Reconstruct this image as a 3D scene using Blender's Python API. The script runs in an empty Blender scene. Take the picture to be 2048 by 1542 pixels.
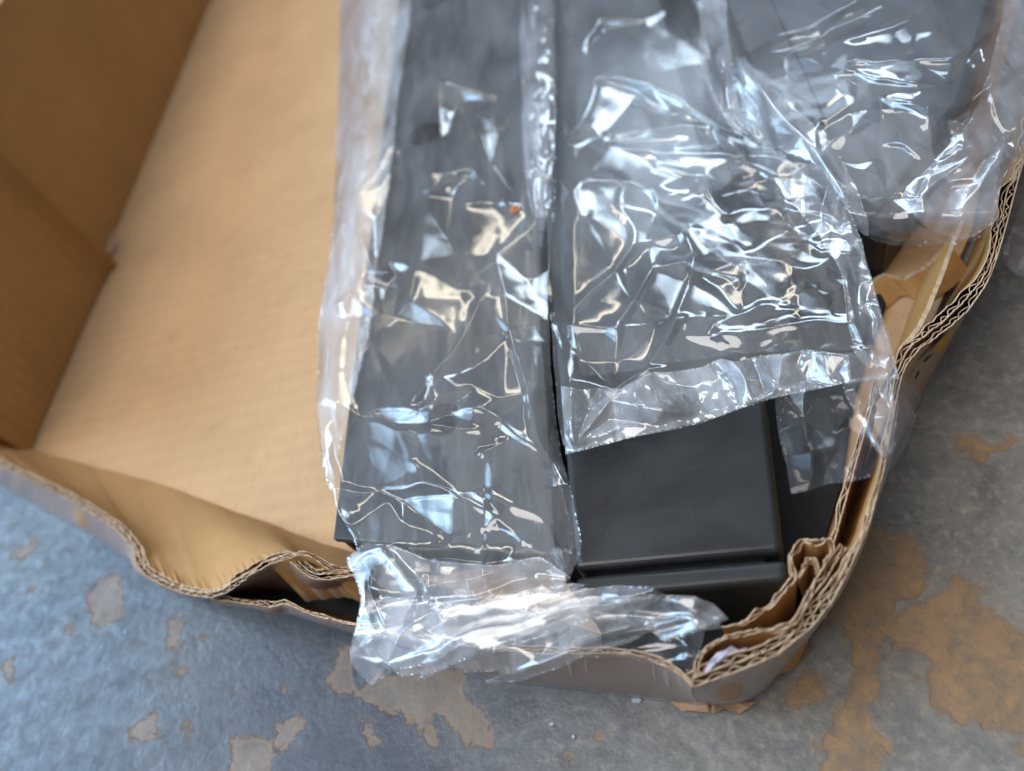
import bpy, bmesh, math, random
import numpy as np
from mathutils import Vector, Matrix
from mathutils.geometry import delaunay_2d_cdt

random.seed(7); rng = np.random.default_rng(11)
scene = bpy.context.scene
COL = scene.collection

# ------------------------------------------------------------------ camera
FPX = 1500.0; PC = np.array([1024.0, 771.0])
_D = np.array([1600.0-1024, 1839.0-771, FPX]); _D /= np.linalg.norm(_D)
_Y = np.array([955.0-1024, -1300.0-771, FPX]); _Y -= _D*(_Y@_D); _Y /= np.linalg.norm(_Y)
_Z = -_D; _X = np.cross(_Y, _Z)
RW = np.array([_X, _Y, _Z])
CAM = np.array([-0.01884468, -0.09709787, 0.3])

def at(px, py, z):
    """world point at height z seen at photo pixel (px, py); arrays allowed"""
    px = np.asarray(px, float); py = np.asarray(py, float); z = np.asarray(z, float)
    d = np.stack([(px-PC[0])/FPX, (py-PC[1])/FPX, np.ones_like(px)], -1) @ RW.T
    t = (z-CAM[2])/d[..., 2]
    return CAM + d*t[..., None]

cd = bpy.data.cameras.new('camera'); cam = bpy.data.objects.new('camera', cd); COL.objects.link(cam)
cd.sensor_width = 36; cd.lens = 36*FPX/2048; cd.clip_start = 0.005; cd.clip_end = 60
M = Matrix.Identity(4)
for i in range(3):
    M[i][0] = RW[i, 0]; M[i][1] = -RW[i, 1]; M[i][2] = -RW[i, 2]; M[i][3] = CAM[i]
cam.matrix_world = M
cd.dof.use_dof = True; cd.dof.focus_distance = 0.275; cd.dof.aperture_fstop = 4.8
scene.camera = cam

# ------------------------------------------------------------------ light
world = bpy.data.worlds.new('World'); scene.world = world; world.use_nodes = True
bg = world.node_tree.nodes['Background']; bg.inputs[0].default_value = (0.80, 0.86, 1.0, 1); bg.inputs[1].default_value = 0.22

def area(name, loc, target, sx, sy, radiance, col, soft=False):
    l = bpy.data.lights.new(name, 'AREA'); l.shape = 'RECTANGLE'; l.size = sx; l.size_y = sy
    l.energy = radiance*math.pi*sx*sy; l.color = col
    o = bpy.data.objects.new(name, l); COL.objects.link(o)
    o.location = loc
    o.rotation_euler = (Vector(target)-Vector(loc)).to_track_quat('-Z', 'Y').to_euler()
    if soft:                                   # added edge fade and noise, so reflections in the film look softer
        l.use_nodes = True; nt = l.node_tree; em = nt.nodes['Emission']
        ge = nt.nodes.new('ShaderNodeNewGeometry'); sp = nt.nodes.new('ShaderNodeSeparateXYZ'); nt.links.new(ge.outputs['Parametric'], sp.inputs[0])
        def mth(op, a, b):
            m = nt.nodes.new('ShaderNodeMath'); m.operation = op
            for i_, v_ in enumerate((a, b)):
                if isinstance(v_, (int, float)): m.inputs[i_].default_value = v_
                else: nt.links.new(v_, m.inputs[i_])
            return m.outputs[0]
        def hump(u): return mth('MULTIPLY', mth('MULTIPLY', u, mth('SUBTRACT', 1.0, u)), 4.0)
        e = mth('POWER', mth('MULTIPLY', hump(sp.outputs[0]), hump(sp.outputs[1])), .8)
        nz_ = nt.nodes.new('ShaderNodeTexNoise'); nz_.inputs['Scale'].default_value = 4.5; nz_.inputs['Detail'].default_value = 4
        nt.links.new(ge.outputs['Parametric'], nz_.inputs['Vector'])
        k_ = mth('MULTIPLY', e, mth('MULTIPLY', mth('POWER', mth('MULTIPLY', nz_.outputs[0], 2.0), 2.0), 1.9))
        nt.links.new(k_, em.inputs['Strength'])
    return o
area('doorway_light', (-2.7, 0.5, 1.75), (-0.2, 0.1, 0.05), 2.8, 2.2, 8.4, (0.46, 0.71, 1.0), True)
area('added_highlight_light', (0.45, 2.8, 2.25), (0, 0.1, 0.05), 1.7, 0.65, 9.5, (0.66, 0.83, 1.0), True)  # added source, placed to put bluish highlights on the right-hand film
area('roof_light', (-0.2, 0.6, 3.0), (0, 0.2, 0), 3.2, 3.2, 0.45, (1.0, 0.97, 0.93))
area('added_fill_light', (-1.1, -0.45, 2.7), (0, 0.1, 0), 1.7, 1.7, 6.2, (1.0, 0.95, 0.89))  # added soft fill, kept out of the flat film's mirror direction
area('added_glint_light', (-0.95, 2.3, 2.3), (0, 0.1, 0), 1.3, 0.12, 12.0, (1.0, 0.90, 0.70))  # added narrow source for cream glints on the left sleeve
vs = scene.view_settings
vs.view_transform = 'Standard'; vs.look = 'None'; vs.gamma = 1; vs.exposure = 0.0; vs.use_curve_mapping = False
scene.cycles.transparent_max_bounces = 20
scene.cycles.max_bounces = 6
scene.cycles.sample_clamp_indirect = 6.0
scene.cycles.use_denoising = True
scene.cycles.use_adaptive_sampling = True; scene.cycles.adaptive_threshold = 0.03

# ------------------------------------------------------------------ helpers
def tag(o, label=None, cat=None, group=None, kind=None):
    if label: o['label'] = label
    if cat: o['category'] = cat
    if group: o['group'] = group
    if kind: o['kind'] = kind
    return o
def empty(name, loc=(0, 0, 0)):
    o = bpy.data.objects.new(name, None); COL.objects.link(o); o.location = loc; o.empty_display_size = 0.02
    return o
def mesh_obj(name, verts, faces, mat, parent=None, smooth=True, attrs=None):
    me = bpy.data.meshes.new(name)
    verts = np.asarray(verts, float)
    me.from_pydata(verts.tolist(), [], faces if isinstance(faces, list) else faces.tolist())
    if attrs:
        for k, v in attrs.items():
            a = me.attributes.new(k, 'FLOAT', 'POINT'); a.data.foreach_set('value', np.asarray(v, np.float32))
    me.update()
    if smooth: me.polygons.foreach_set('use_smooth', [True]*len(me.polygons))
    o = bpy.data.objects.new(name, me); COL.objects.link(o)
    if mat: me.materials.append(mat)
    if parent: o.parent = parent; o.matrix_parent_inverse = Matrix.Translation(-Vector(parent.location)) if parent.type == 'EMPTY' else Matrix.Identity(4)
    return o
def hnoise(seed, x, freq=1.0):
    """smooth 1D noise in -1..1"""
    r = np.random.default_rng(seed); n = r.uniform(-1, 1, 4096)
    x = np.asarray(x, float)*freq; i = np.floor(x).astype(int); f = x-i; f = f*f*(3-2*f)
    return n[i % 4096]*(1-f)+n[(i+1) % 4096]*f

# materials ---------------------------------------------------------
class NT:
    def __init__(s, name):
        s.m = bpy.data.materials.new(name); s.m.use_nodes = True; s.t = s.m.node_tree; s.t.nodes.clear()
        s.out = s.n('ShaderNodeOutputMaterial')
    def n(s, typ, **kw):
        nd = s.t.nodes.new(typ)
        for k, v in kw.items():
            if k.startswith('i_'):
                nd.inputs[k[2:].replace('_', ' ')].default_value = v
            else: setattr(nd, k, v)
        return nd
    def l(s, a, b): s.t.links.new(a, b)
    def math(s, op, a, b=None, c=None, clamp=False):
        nd = s.n('ShaderNodeMath', operation=op); nd.use_clamp = clamp
        for i, v in enumerate((a, b, c)):
            if v is None: continue
            if isinstance(v, (int, float)): nd.inputs[i].default_value = v
            else: s.l(v, nd.inputs[i])
        return nd.outputs[0]
    def obj(s): return s.n('ShaderNodeTexCoord').outputs['Object']
    def noise(s, vec, scale, detail=4, rough=0.55, dist=0.0, stretch=None):
        if stretch:
            mp = s.n('ShaderNodeMapping'); mp.inputs['Scale'].default_value = stretch; s.l(vec, mp.inputs[0]); vec = mp.outputs[0]
        nd = s.n('ShaderNodeTexNoise'); nd.inputs['Scale'].default_value = scale; nd.inputs['Detail'].default_value = detail
        nd.inputs['Roughness'].default_value = rough; nd.inputs['Distortion'].default_value = dist
        s.l(vec, nd.inputs['Vector']); return nd.outputs[0]
    def rng(s, v, a, b, c=0.0, d=1.0, smooth=False):
        nd = s.n('ShaderNodeMapRange'); nd.interpolation_type = 'SMOOTHSTEP' if smooth else 'LINEAR'
        for i, x in enumerate((a, b, c, d)): nd.inputs[i+1].default_value = x
        s.l(v, nd.inputs[0]); return nd.outputs[0]
    def mix(s, fac, a, b, blend='MIX'):
        nd = s.n('ShaderNodeMix', data_type='RGBA', blend_type=blend)
        if isinstance(fac, (int, float)): nd.inputs[0].default_value = fac
        else: s.l(fac, nd.inputs[0])
        for i, v in ((6, a), (7, b)):
            if isinstance(v, tuple): nd.inputs[i].default_value = (*v, 1) if len(v) == 3 else v
            else: s.l(v, nd.inputs[i])
        return nd.outputs[2]
    def bump(s, h, strength, dist, normal=None):
        nd = s.n('ShaderNodeBump'); nd.inputs['Strength'].default_value = strength; nd.inputs['Distance'].default_value = dist
        s.l(h, nd.inputs['Height'])
        if normal is not None: s.l(normal, nd.inputs['Normal'])
        return nd.outputs[0]
    def bsdf(s, col, rough, normal=None, **kw):
        b = s.n('ShaderNodeBsdfPrincipled')
        for sock, v in (('Base Color', col), ('Roughness', rough)):
            if isinstance(v, tuple): b.inputs[sock].default_value = (*v, 1)
            elif isinstance(v, (int, float)): b.inputs[sock].default_value = v
            else: s.l(v, b.inputs[sock])
        if normal is not None: s.l(normal, b.inputs['Normal'])
        for k, v in kw.items(): b.inputs[k.replace('_', ' ')].default_value = v
        return b.outputs[0]
    def done(s, sh): s.l(sh, s.out.inputs[0]); return s.m

def mat_cardboard(name, col, wash=None, rough=0.85, dirt=0.35):
    t = NT(name); v = t.obj()
    n1 = t.noise(v, 18, 5); n2 = t.noise(v, 420, 3, stretch=(1, .25, 1)); n3 = t.noise(v, 70, 6, .7)
    c = t.mix(t.rng(n1, .35, .7), tuple(x*.92 for x in col), tuple(min(1, x*1.06) for x in col))
    c = t.mix(t.rng(n2, .45, .8, 0, .22), c, tuple(x*.62 for x in col))
    c = t.mix(t.rng(n3, .58, .75, 0, dirt), c, (col[0]*.55, col[1]*.5, col[2]*.45))
    n5 = t.noise(v, 1100, 2, .6, 0, stretch=(1, .35, 1)); n6 = t.noise(v, 1300, 2, .6, 0, stretch=(.3, 1, 1))
    c = t.mix(t.rng(n5, .66, .72, 0, .55), c, tuple(x*.45 for x in col)); c = t.mix(t.rng(n6, .68, .74, 0, .45), c, tuple(min(1, x*1.35) for x in col))
    h = t.math('ADD', t.math('MULTIPLY', n2, .25), t.math('MULTIPLY', t.noise(v, 45, 3, .6), .8))
    if wash:                                    # faint washboard of the flutes under the liner
        sx = t.n('ShaderNodeSeparateXYZ'); t.l(v, sx.inputs[0])
        w = t.math('ADD', t.math('MULTIPLY', sx.outputs['XYZ'.index(wash[0])], 2*math.pi/wash[1]), t.math('MULTIPLY', n1, 3.0))
        wv = t.math('MULTIPLY', t.math('SINE', w), wash[2])
        h = t.math('ADD', h, wv)
        c = t.mix(t.rng(wv, -wash[2], wash[2], 0.11, 0), c, tuple(x*.6 for x in col))
    nb = t.bump(h, .5, .0005)
    return t.done(t.bsdf(c, rough, nb, Specular_IOR_Level=.25))

def mat_film(name, haze=0.05, refl=1.0, rough=0.07, tint=(.965, .97, .98), bumpd=.00045, hscale=40):
    t = NT(name); v = t.obj()
    b = t.noise(v, 300, 2, .6, 0, stretch=(1, .3, 1))
    nb = t.bump(b, .5, bumpd*.12)
    lw = t.n('ShaderNodeLayerWeight'); lw.inputs['Blend'].default_value = .5; t.l(nb, lw.inputs['Normal'])
    f5 = t.math('POWER', lw.outputs['Facing'], 4.2)
    fr = t.math('MULTIPLY', t.math('ADD', t.math('MULTIPLY', f5, .9), .085), refl, clamp=True)
    tr = t.n('ShaderNodeBsdfTransparent'); tr.inputs[0].default_value = (*tint, 1)
    gl = t.n('ShaderNodeBsdfGlossy'); gl.inputs['Color'].default_value = (1, 1, 1, 1); gl.inputs['Roughness'].default_value = rough; t.l(nb, gl.inputs['Normal'])
    df = t.n('ShaderNodeBsdfDiffuse'); df.inputs[0].default_value = (.86, .88, .92, 1); t.l(nb, df.inputs['Normal'])
    dd = df
    hz = t.noise(v, hscale*1.5, 3, .65, .3, stretch=(1, .3, 1))
    scr = t.noise(v, 260, 2, .75, 0, stretch=(1, .16, 1))
    hfac = t.math('MULTIPLY', t.math('ADD', t.rng(hz, .34, .76, .3, 2.1), t.rng(scr, .58, .75, 0, 1.1)), haze, clamp=True)
    m1 = t.n('ShaderNodeMixShader'); t.l(hfac, m1.inputs[0]); t.l(tr.outputs[0], m1.inputs[1]); t.l(dd.outputs[0], m1.inputs[2])
    m2 = t.n('ShaderNodeMixShader'); t.l(fr, m2.inputs[0]); t.l(m1.outputs[0], m2.inputs[1]); t.l(gl.outputs[0], m2.inputs[2])
    return t.done(m2.outputs[0])

def mat_black(name, col=(.012, .013, .014), rough=.32):
    t = NT(name); v = t.obj()
    n1 = t.noise(v, 900, 3); n2 = t.noise(v, 40, 5, .6); n3 = t.noise(v, 140, 6, .7, 0, stretch=(.25, 3, 1))
    n4 = t.noise(v, 14, 4, .6, .8)
    c = t.mix(t.rng(n3, .60, .74, 0, .5), col, (.045, .046, .05))
    c = t.mix(t.rng(n4, .45, .7, 0, .35), c, (.04, .042, .046))
    r = t.rng(n4, .3, .7, rough-.10, rough+.18)
    n7 = t.noise(v, 1600, 1); n8 = t.noise(v, 160, 3, .7, 0, stretch=(4, .12, 1))
    c = t.mix(t.rng(n7, .72, .78, 0, .5), c, (.16, .16, .16)); c = t.mix(t.rng(n8, .68, .74, 0, .08), c, (.09, .09, .095))
    nb = t.bump(t.math('ADD', t.math('MULTIPLY', n1, .12), n2), .35, .0006)
    return t.done(t.bsdf(c, r, nb, Specular_IOR_Level=.5))

CB = (.43, .23, .085)
M_floorboard = mat_cardboard('box_floor_board', (.56, .355, .19), ('Y', .0105, .75))
M_board = mat_cardboard('kraft_liner', CB, ('X', .0085, .3))
M_boardP = mat_cardboard('kraft_liner_front', (.43, .24, .098))
M_boardY = mat_cardboard('kraft_liner_side', (.44, .225, .072), ('Y', .0085, .25))  # warm saturation of the shaded side boards is put into this colour
M_cut = mat_cardboard('kraft_cut_edge', (.48, .34, .225), None, .95, .6)
M_outer = mat_cardboard('kraft_outside', (.42, .262, .155), None, .6, .12)
M_film = mat_film('clear_film', .042, .95, .085)
M_film1 = mat_film('clear_film_left', .048, .98, .09)
M_film2 = mat_film('clear_film_inner', .03, .32, .12)
M_filmw = mat_film('milky_film', .13, 1.1, .13)
M_films = mat_film('torn_milky_film', .15, 1.15, .14)
M_filme = mat_film('folded_film_edge', .22, 1.15, .14)
M_filmb = mat_film('bag_film', .035, .85, .08)
M_filmh = mat_film('hem_film', .20, 1.15, .12)
M_tape = mat_film('packing_tape', .022, .30, .28, (.93, .94, .97), .0002)
M_black = mat_black('black_paint')
M_shade = mat_black('gap_shade_black', (.006, .006, .007), .75)  # near-black that stands for shade in the gap round the tube
M_blackm = mat_black('black_paint_dull', (.010, .011, .012), .45)
def plain(name, col, rough=.8):
    t = NT(name); v = t.obj(); n = t.noise(v, 300, 4)
    return t.done(t.bsdf(t.mix(t.rng(n, .35, .7), tuple(x*.75 for x in col), col), rough))
M_yellow = plain('yellow_print', (.62, .30, .03)); M_ink = plain('black_print', (.04, .035, .03))
M_paper = plain('white_paper', (.50, .44, .52)); M_rust = plain('orange_crumb', (.42, .16, .05)); M_lint = plain('white_lint', (.40, .42, .46))

# ------------------------------------------------------------------ ground
def in_poly(x, y, poly):
    inside = np.zeros(x.shape, bool); n = len(poly); j = n-1
    for i in range(n):
        xi, yi = poly[i]; xj, yj = poly[j]
        if yi != yj:
            inside ^= ((yi > y) != (yj > y)) & (x < (xj-xi)*(y-yi)/(yj-yi)+xi)
        j = i
    return inside
def poly_dist(x, y, poly, closed=True):
    best = np.full(x.shape, 1e9); bx = np.zeros(x.shape); by = np.zeros(x.shape); n = len(poly)
    for i in range(n if closed else n-1):
        ax, ay = poly[i]; bx2, by2 = poly[(i+1) % n]; dx, dy = bx2-ax, by2-ay
        L = dx*dx+dy*dy+1e-12; t = np.clip(((x-ax)*dx+(y-ay)*dy)/L, 0, 1)
        qx = ax+t*dx; qy = ay+t*dy; d = np.hypot(x-qx, y-qy); m = d < best
        best[m] = d[m]; bx[m] = qx[m]; by[m] = qy[m]
    return best, bx, by

WEAR = [
    [(200, 1160), (235, 1150), (250, 1185), (240, 1235), (205, 1258), (182, 1240), (185, 1215), (172, 1200)],
    [(335, 1240), (365, 1236), (358, 1295), (333, 1298)], [(395, 1272), (418, 1270), (415, 1285), (398, 1288)],
    [(20, 1110), (75, 1075), (70, 1100), (40, 1122)], [(8, 1325), (30, 1315), (22, 1365), (8, 1360)],
    [(352, 1330), (372, 1330), (370, 1346), (355, 1346)], [(262, 1458), (285, 1432), (312, 1430), (315, 1478), (260, 1482)],
    [(365, 1452), (385, 1448), (385, 1468), (368, 1472)], [(462, 1478), (545, 1475), (552, 1450), (605, 1432), (612, 1450), (590, 1490), (548, 1498), (540, 1560), (455, 1560)],
    [(555, 1372), (575, 1372), (575, 1388), (556, 1390)], [(468, 1384), (482, 1382), (480, 1396), (470, 1396)],
    [(672, 1295), (700, 1290), (715, 1380), (690, 1388), (652, 1362), (655, 1340), (672, 1335)],
    [(722, 1370), (820, 1330), (925, 1340), (940, 1400), (985, 1440), (990, 1490), (950, 1495), (910, 1470), (870, 1430), (850, 1440), (875, 1480), (868, 1490), (800, 1430), (730, 1408)],
    [(720, 1440), (745, 1435), (752, 1460), (770, 1475), (755, 1492), (728, 1480)],
    [(1730, 1060), (1800, 1065), (1850, 1110), (1852, 1170), (1820, 1205), (1795, 1210), (1760, 1300), (1760, 1380), (1740, 1445), (1775, 1490), (1760, 1545), (1650, 1560), (1640, 1485), (1690, 1400), (1710, 1340), (1700, 1280), (1660, 1230), (1600, 1320), (1560, 1350), (1620, 1250), (1700, 1150)],
    [(1780, 1230), (1860, 1200), (1910, 1152), (1960, 1170), (1990, 1230), (2060, 1260), (2060, 1520), (2000, 1450), (1910, 1445), (1850, 1400), (1840, 1345), (1860, 1320), (1780, 1300)],
    [(1910, 880), (1960, 868), (1985, 890), (2015, 880), (2010, 900), (1975, 905), (1970, 925), (1940, 918), (1915, 905)],
    [(1570, 1390), (1620, 1330), (1650, 1360), (1640, 1410), (1600, 1410), (1540, 1425)],
    [(60, 1180), (70, 1176), (72, 1186), (62, 1188)], [(130, 1256), (140, 1254), (141, 1263), (131, 1264)],
    [(1175, 1470), (1205, 1466), (1200, 1480), (1180, 1480)], [(1110, 1515), (1128, 1505), (1150, 1520), (1120, 1530)],
]
def axis(lo, hi, step, far):
    a = np.arange(lo, hi+step/2, step)
    return np.concatenate([[-far, lo-1.0, lo-.3, lo-.08], a, [hi+.08, hi+.3, hi+1.0, far]])
gx = axis(-.44, .24, .0022, 12.0); gy = axis(-.085, .36, .0022, 12.0)
GX, GY = np.meshgrid(gx, gy)
wear = np.full(GX.shape, -12.0)
for p in WEAR:
    w = [tuple(at(a, b, 0)[:2]) for a, b in p]
    d, _, _ = poly_dist(GX.ravel(), GY.ravel(), w); d = d.reshape(GX.shape)*1000
    s = np.where(in_poly(GX, GY, w), d, -d); wear = np.maximum(wear, s)
wear = np.clip(wear, -12, 12)
# tan of the right-hand patches, plus light-and-sheen difference put into the colour
tan = np.clip((GX+.16)/.14, 0, 1)
nx, ny = len(gx), len(gy)
idx = np.arange(nx*ny).reshape(ny, nx)
quads = np.stack([idx[:-1, :-1], idx[:-1, 1:], idx[1:, 1:], idx[1:, :-1]], -1).reshape(-1, 4)

t = NT('painted_concrete'); v = t.obj()
at1 = t.n('ShaderNodeAttribute', attribute_name='wear'); at2 = t.n('ShaderNodeAttribute', attribute_name='tan')
nz = t.noise(v, 120, 7, .68, .4); ng = t.noise(v, 230, 5, .7, .2); nf = t.noise(v, 700, 4, .6); nl = t.noise(v, 9, 4); nm = t.noise(v, 38, 6, .7, 1.0)
edge = t.math('ADD', at1.outputs['Fac'], t.math('MULTIPLY', t.math('SUBTRACT', nz, .5), 17.0))
mask = t.rng(edge, -1.0, 1.2, 0, 1, True)
rim = t.math('MULTIPLY', t.rng(edge, -1.6, .4, 0, 1, True), t.rng(edge, .6, 3.2, 1, 0, True))
pc = t.mix(t.rng(nm, .35, .68), (.030, .035, .049), (.062, .068, .086))
pc = t.mix(t.rng(nl, .4, .65, 0, .5), pc, (.105, .102, .088))
olive = t.math('MULTIPLY', t.rng(ng, .50, .70, 0, .65), at2.outputs['Fac'])
pc = t.mix(t.math('MULTIPLY', at2.outputs['Fac'], .7), pc, t.mix(t.rng(nm, .35, .68), (.175, .165, .148), (.31, .29, .255)))  # paint lightened to the right, light put into its colour
pc = t.mix(olive, pc, (.33, .315, .265))
pc = t.mix(t.rng(ng, .28, .42, .45, 0), pc, (.040, .042, .050))
pc = t.mix(t.rng(nf, .66, .74, 0, .5), pc, (.05, .05, .055))
wc = t.mix(t.rng(nm, .35, .65), (.125, .100, .082), (.19, .145, .112))
wc = t.mix(t.math('MULTIPLY', at2.outputs['Fac'], .8), wc, t.mix(t.rng(nz, .38, .62), (.20, .145, .095), (.36, .22, .105)))
wc = t.mix(t.rng(nf, .6, .72, 0, .35), wc, (.30, .24, .18))
wc = t.mix(t.rng(ng, .50, .70, 0, .4), wc, (.15, .125, .10))
wc = t.mix(t.math('MULTIPLY', rim, .55), wc, (.24, .15, .09))
pc = t.mix(t.math('MULTIPLY', t.rng(edge, -6.0, -.5, 0, .26, True), t.rng(ng, .40, .60)), pc, wc)
gc = t.mix(mask, pc, wc)
rg = t.mix(mask, (.40, .40, .40), (.52, .52, .52))
sep = t.n('ShaderNodeSeparateColor'); t.l(rg, sep.inputs[0])
rr = t.math('ADD', sep.outputs[0], t.rng(nz, .35, .65, -.12, .14))
hh = t.math('ADD', t.math('MULTIPLY', mask, -1.1), t.math('ADD', t.math('MULTIPLY', t.noise(v, 240, 3, .6), 1.3), t.math('MULTIPLY', nf, .2)))
nb = t.bump(hh, .40, .0008)
M_ground = t.done(t.bsdf(gc, rr, nb, Specular_IOR_Level=.33))
g = mesh_obj('ground', np.stack([GX.ravel(), GY.ravel(), np.zeros(GX.size)], -1), quads, M_ground, None, True, {'wear': wear.ravel(), 'tan': tan.ravel()})
tag(g, 'worn grey painted concrete floor with peeled tan patches', kind='structure')

# ------------------------------------------------------------------ cardboard box
box = empty('cardboard_box', (-.2, .2, 0))
tag(box, 'crushed open brown corrugated cardboard box holding black metal parts', 'box')

TUCK = 0.0
def slab(name, top, bot, thick, mat, parent, rows=4, side=1, jag=0.0, seed=0, label=None):
    """a sheet between two 3D paths, given a thickness along its horizontal normal"""
    top = np.asarray(top); bot = np.asarray(bot); n = len(top)
    tan_ = np.gradient(top[:, :2], axis=0); L = np.linalg.norm(tan_, axis=1)[:, None]+1e-9; tan_ /= L
    nrm = np.stack([-tan_[:, 1], tan_[:, 0], np.zeros(n)], -1)*side
    s = np.concatenate([[0], np.cumsum(np.linalg.norm(np.diff(top, axis=0), axis=1))])
    tp = top.copy()
    jz = jag*(hnoise(seed, s, 900)*.5+hnoise(seed+1, s, 260)*.8) if jag else 0*s
    V = []
    for off in (0.0, thick):
        for r in range(rows+1):
            k = r/rows; k2 = k**1.3
            q = tp*(1-k2)+bot*k2+nrm*off*(1 if rows < 2 else 1)
            if r == 0: q[:, 2] += jz
            if off == 0 or True: q[:, :2] += nrm[:, :2]*(math.sin(k*3.1)*(.0013*hnoise(seed+9, s, 34)+.0006*hnoise(seed+8, s, 90))*(1.0 if name.endswith('wall') else .3)+TUCK*k**4)[:, None]
            V.append(q)
    V = np.concatenate(V); F = []
    def vid(o, r, i): return (o*(rows+1)+r)*n+i
    for i in range(n-1):
        for r in range(rows):
            F.append((vid(0, r, i), vid(0, r, i+1), vid(0, r+1, i+1), vid(0, r+1, i)))
            F.append((vid(1, r, i+1), vid(1, r, i), vid(1, r+1, i), vid(1, r+1, i+1)))
        F.append((vid(0, 0, i+1), vid(0, 0, i), vid(1, 0, i), vid(1, 0, i+1)))
        F.append((vid(0, rows, i), vid(0, rows, i+1), vid(1, rows, i+1), vid(1, rows, i)))
    for i in (0, n-1):
        for r in range(rows):
            q = (vid(0, r, i), vid(0, r+1, i), vid(1, r+1, i), vid(1, r, i)); F.append(q if i == 0 else q[::-1])
    o = mesh_obj(name, V, F, mat, parent, False)
    if mat is not M_cut and mat is not M_tape:       # raw edge of the cut shows the paler core
        o.data.materials.append(M_cut)
        nper = 2*rows+2
        for p in o.data.polygons:
            if p.index < nper*(n-1) and p.index % nper == 2*rows: p.material_index = 1
    return o
def resample(P, step):
    P = np.asarray(P, float); d = np.concatenate([[0], np.cumsum(np.linalg.norm(np.diff(P[:, :2], axis=0), axis=1))])
    # smooth by chaikin once
    n = max(4, int(d[-1]/step)); s = np.linspace(0, d[-1], n)
    return np.stack([np.interp(s, d, P[:, k]) for k in range(P.shape[1])], -1)
def chaikin(P, it=2):
    P = np.asarray(P, float)
    for _ in range(it):
        Q = [P[0]]
        for a, b in zip(P[:-1], P[1:]): Q += [a*.75+b*.25, a*.25+b*.75]
        Q.append(P[-1]); P = np.array(Q)
    return P
def path3(pts):           # [(px,py,z)] -> world
    p = np.asarray(pts, float); return at(p[:, 0], p[:, 1], p[:, 2])
def match(P, n):          # n points evenly by index parameter
    P = np.asarray(P); d = np.concatenate([[0], np.cumsum(np.linalg.norm(np.diff(P, axis=0), axis=1))]); s = np.linspace(0, d[-1], n)
    return np.stack([np.interp(s, d, P[:, k]) for k in range(3)], -1)

def corrugated(name, rim, foot_out, foot_in, side, walls=2, gap=.0031, pitch=.0068, seed=1, mat_in=None, mat_out=None, parent=box, jag=.0012, step=.0009, sm=2, cr=1.0):
    """double or single wall board: liners with real fluting between, its rim cut open. side = which way is inside"""
    global TUCK
    TUCK = .0030 if name.endswith('wall') else 0.0
    if len(foot_in) == len(foot_out) == len(rim):
        Q = resample(np.concatenate([chaikin(path3(rim), sm), chaikin(foot_out, sm), chaikin(foot_in, sm)], 1), step)
        P, A, B = Q[:, :3], Q[:, 3:6], Q[:, 6:]; n = len(P)
    else:
        P = resample(chaikin(path3(rim), sm), step); n = len(P)
        A = match(chaikin(foot_out, 2), n); B = match(chaikin(foot_in, 2), n)
    tan_ = np.gradient(P[:, :2], axis=0); tan_ /= np.linalg.norm(tan_, axis=1)[:, None]+1e-9
    k = np.ones(9)/9                              # steadier normals round tight bends
    tn = np.stack([np.convolve(np.pad(tan_[:, j], 4, 'edge'), k, 'valid') for j in range(2)], -1); tn /= np.linalg.norm(tn, axis=1)[:, None]+1e-9
    nrm = np.stack([-tn[:, 1], tn[:, 0], np.zeros(n)], -1)*side
    s = np.concatenate([[0], np.cumsum(np.linalg.norm(np.diff(P, axis=0), axis=1))])
    crush = np.clip(.56+.1*(1-cr)+cr*(.48*hnoise(seed+5, s, 40)+.22*hnoise(seed+6, s, 150)), .22, 1.12)[:, None]
    total = gap*walls
    root = slab(name, P, A, .00045, mat_out or M_outer, parent, 5, side, jag, seed)
    for w in range(walls):
        o1 = gap*(w+1)
        f = o1/total
        foot = A*(1-f)+B*f
        ph = 2*math.pi*s/pitch + 3.6*hnoise(seed+20+w, s, 60)+1.5*hnoise(seed+21+w, s, 190)+2.0*w
        wave = (np.sin(ph)+.18*np.sin(2*ph+.5))*.42*np.clip(.75+.55*hnoise(seed+25+w, s, 70), .15, 1)+.5+.15*hnoise(seed+26+w, s, 110)
        base = nrm*(gap*w+.00045)*crush
        fl = P+base+nrm*(wave[:, None]*(gap-.0008))*crush
        ff = (A*(1-(w+.5)/walls)+B*((w+.5)/walls))+nrm*(wave[:, None]-.5)*(gap-.0008)
        fl[:, 2] -= .0004+.0006*np.abs(hnoise(seed+30+w, s, 300))
        slab('fluting', fl, ff, .00036, M_cut, root, 3, side, jag*.6, seed+40+w)
        lp = P+nrm*o1*crush; lp[:, 2] += .0005*hnoise(seed+50+w, s, 120)
        slab('liner', lp, foot, .00046, (mat_in or M_board) if w == walls-1 else M_cut, root, 5, side, jag, seed+60+w)
    return root, P, nrm, A

ZW = .060
# floor board of the box, with its ragged front line
B_line = [(-500, 620, .006), (55, 908, .006), (200, 945, .006), (365, 992, .006), (520, 1052, .006), (600, 1085, .006), (690, 1113, .006), (800, 1145, .006)]
fw = path3(B_line[1:]); fl_pts = [(-.425, fw[0][1]+.003)]+[tuple(p[:2]) for p in fw]+[(-.03, -.022), (.03, .03), (.075, .095), (.12, .16), (.20, .32), (.20, 1.02), (-.425, 1.02)]
bm = bmesh.new(); vs_ = [bm.verts.new((x, y, .006)) for x, y in fl_pts]; fc = bm.faces.new(vs_)
r = bmesh.ops.extrude_face_region(bm, geom=[fc]); 
for e in r['geom']:
    if isinstance(e, bmesh.types.BMVert): e.co.z = .0015
bmesh.ops.recalc_face_normals(bm, faces=bm.faces)
me = bpy.data.meshes.new('floor_panel'); bm.to_mesh(me); bm.free(); me.materials.append(M_floorboard)
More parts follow.
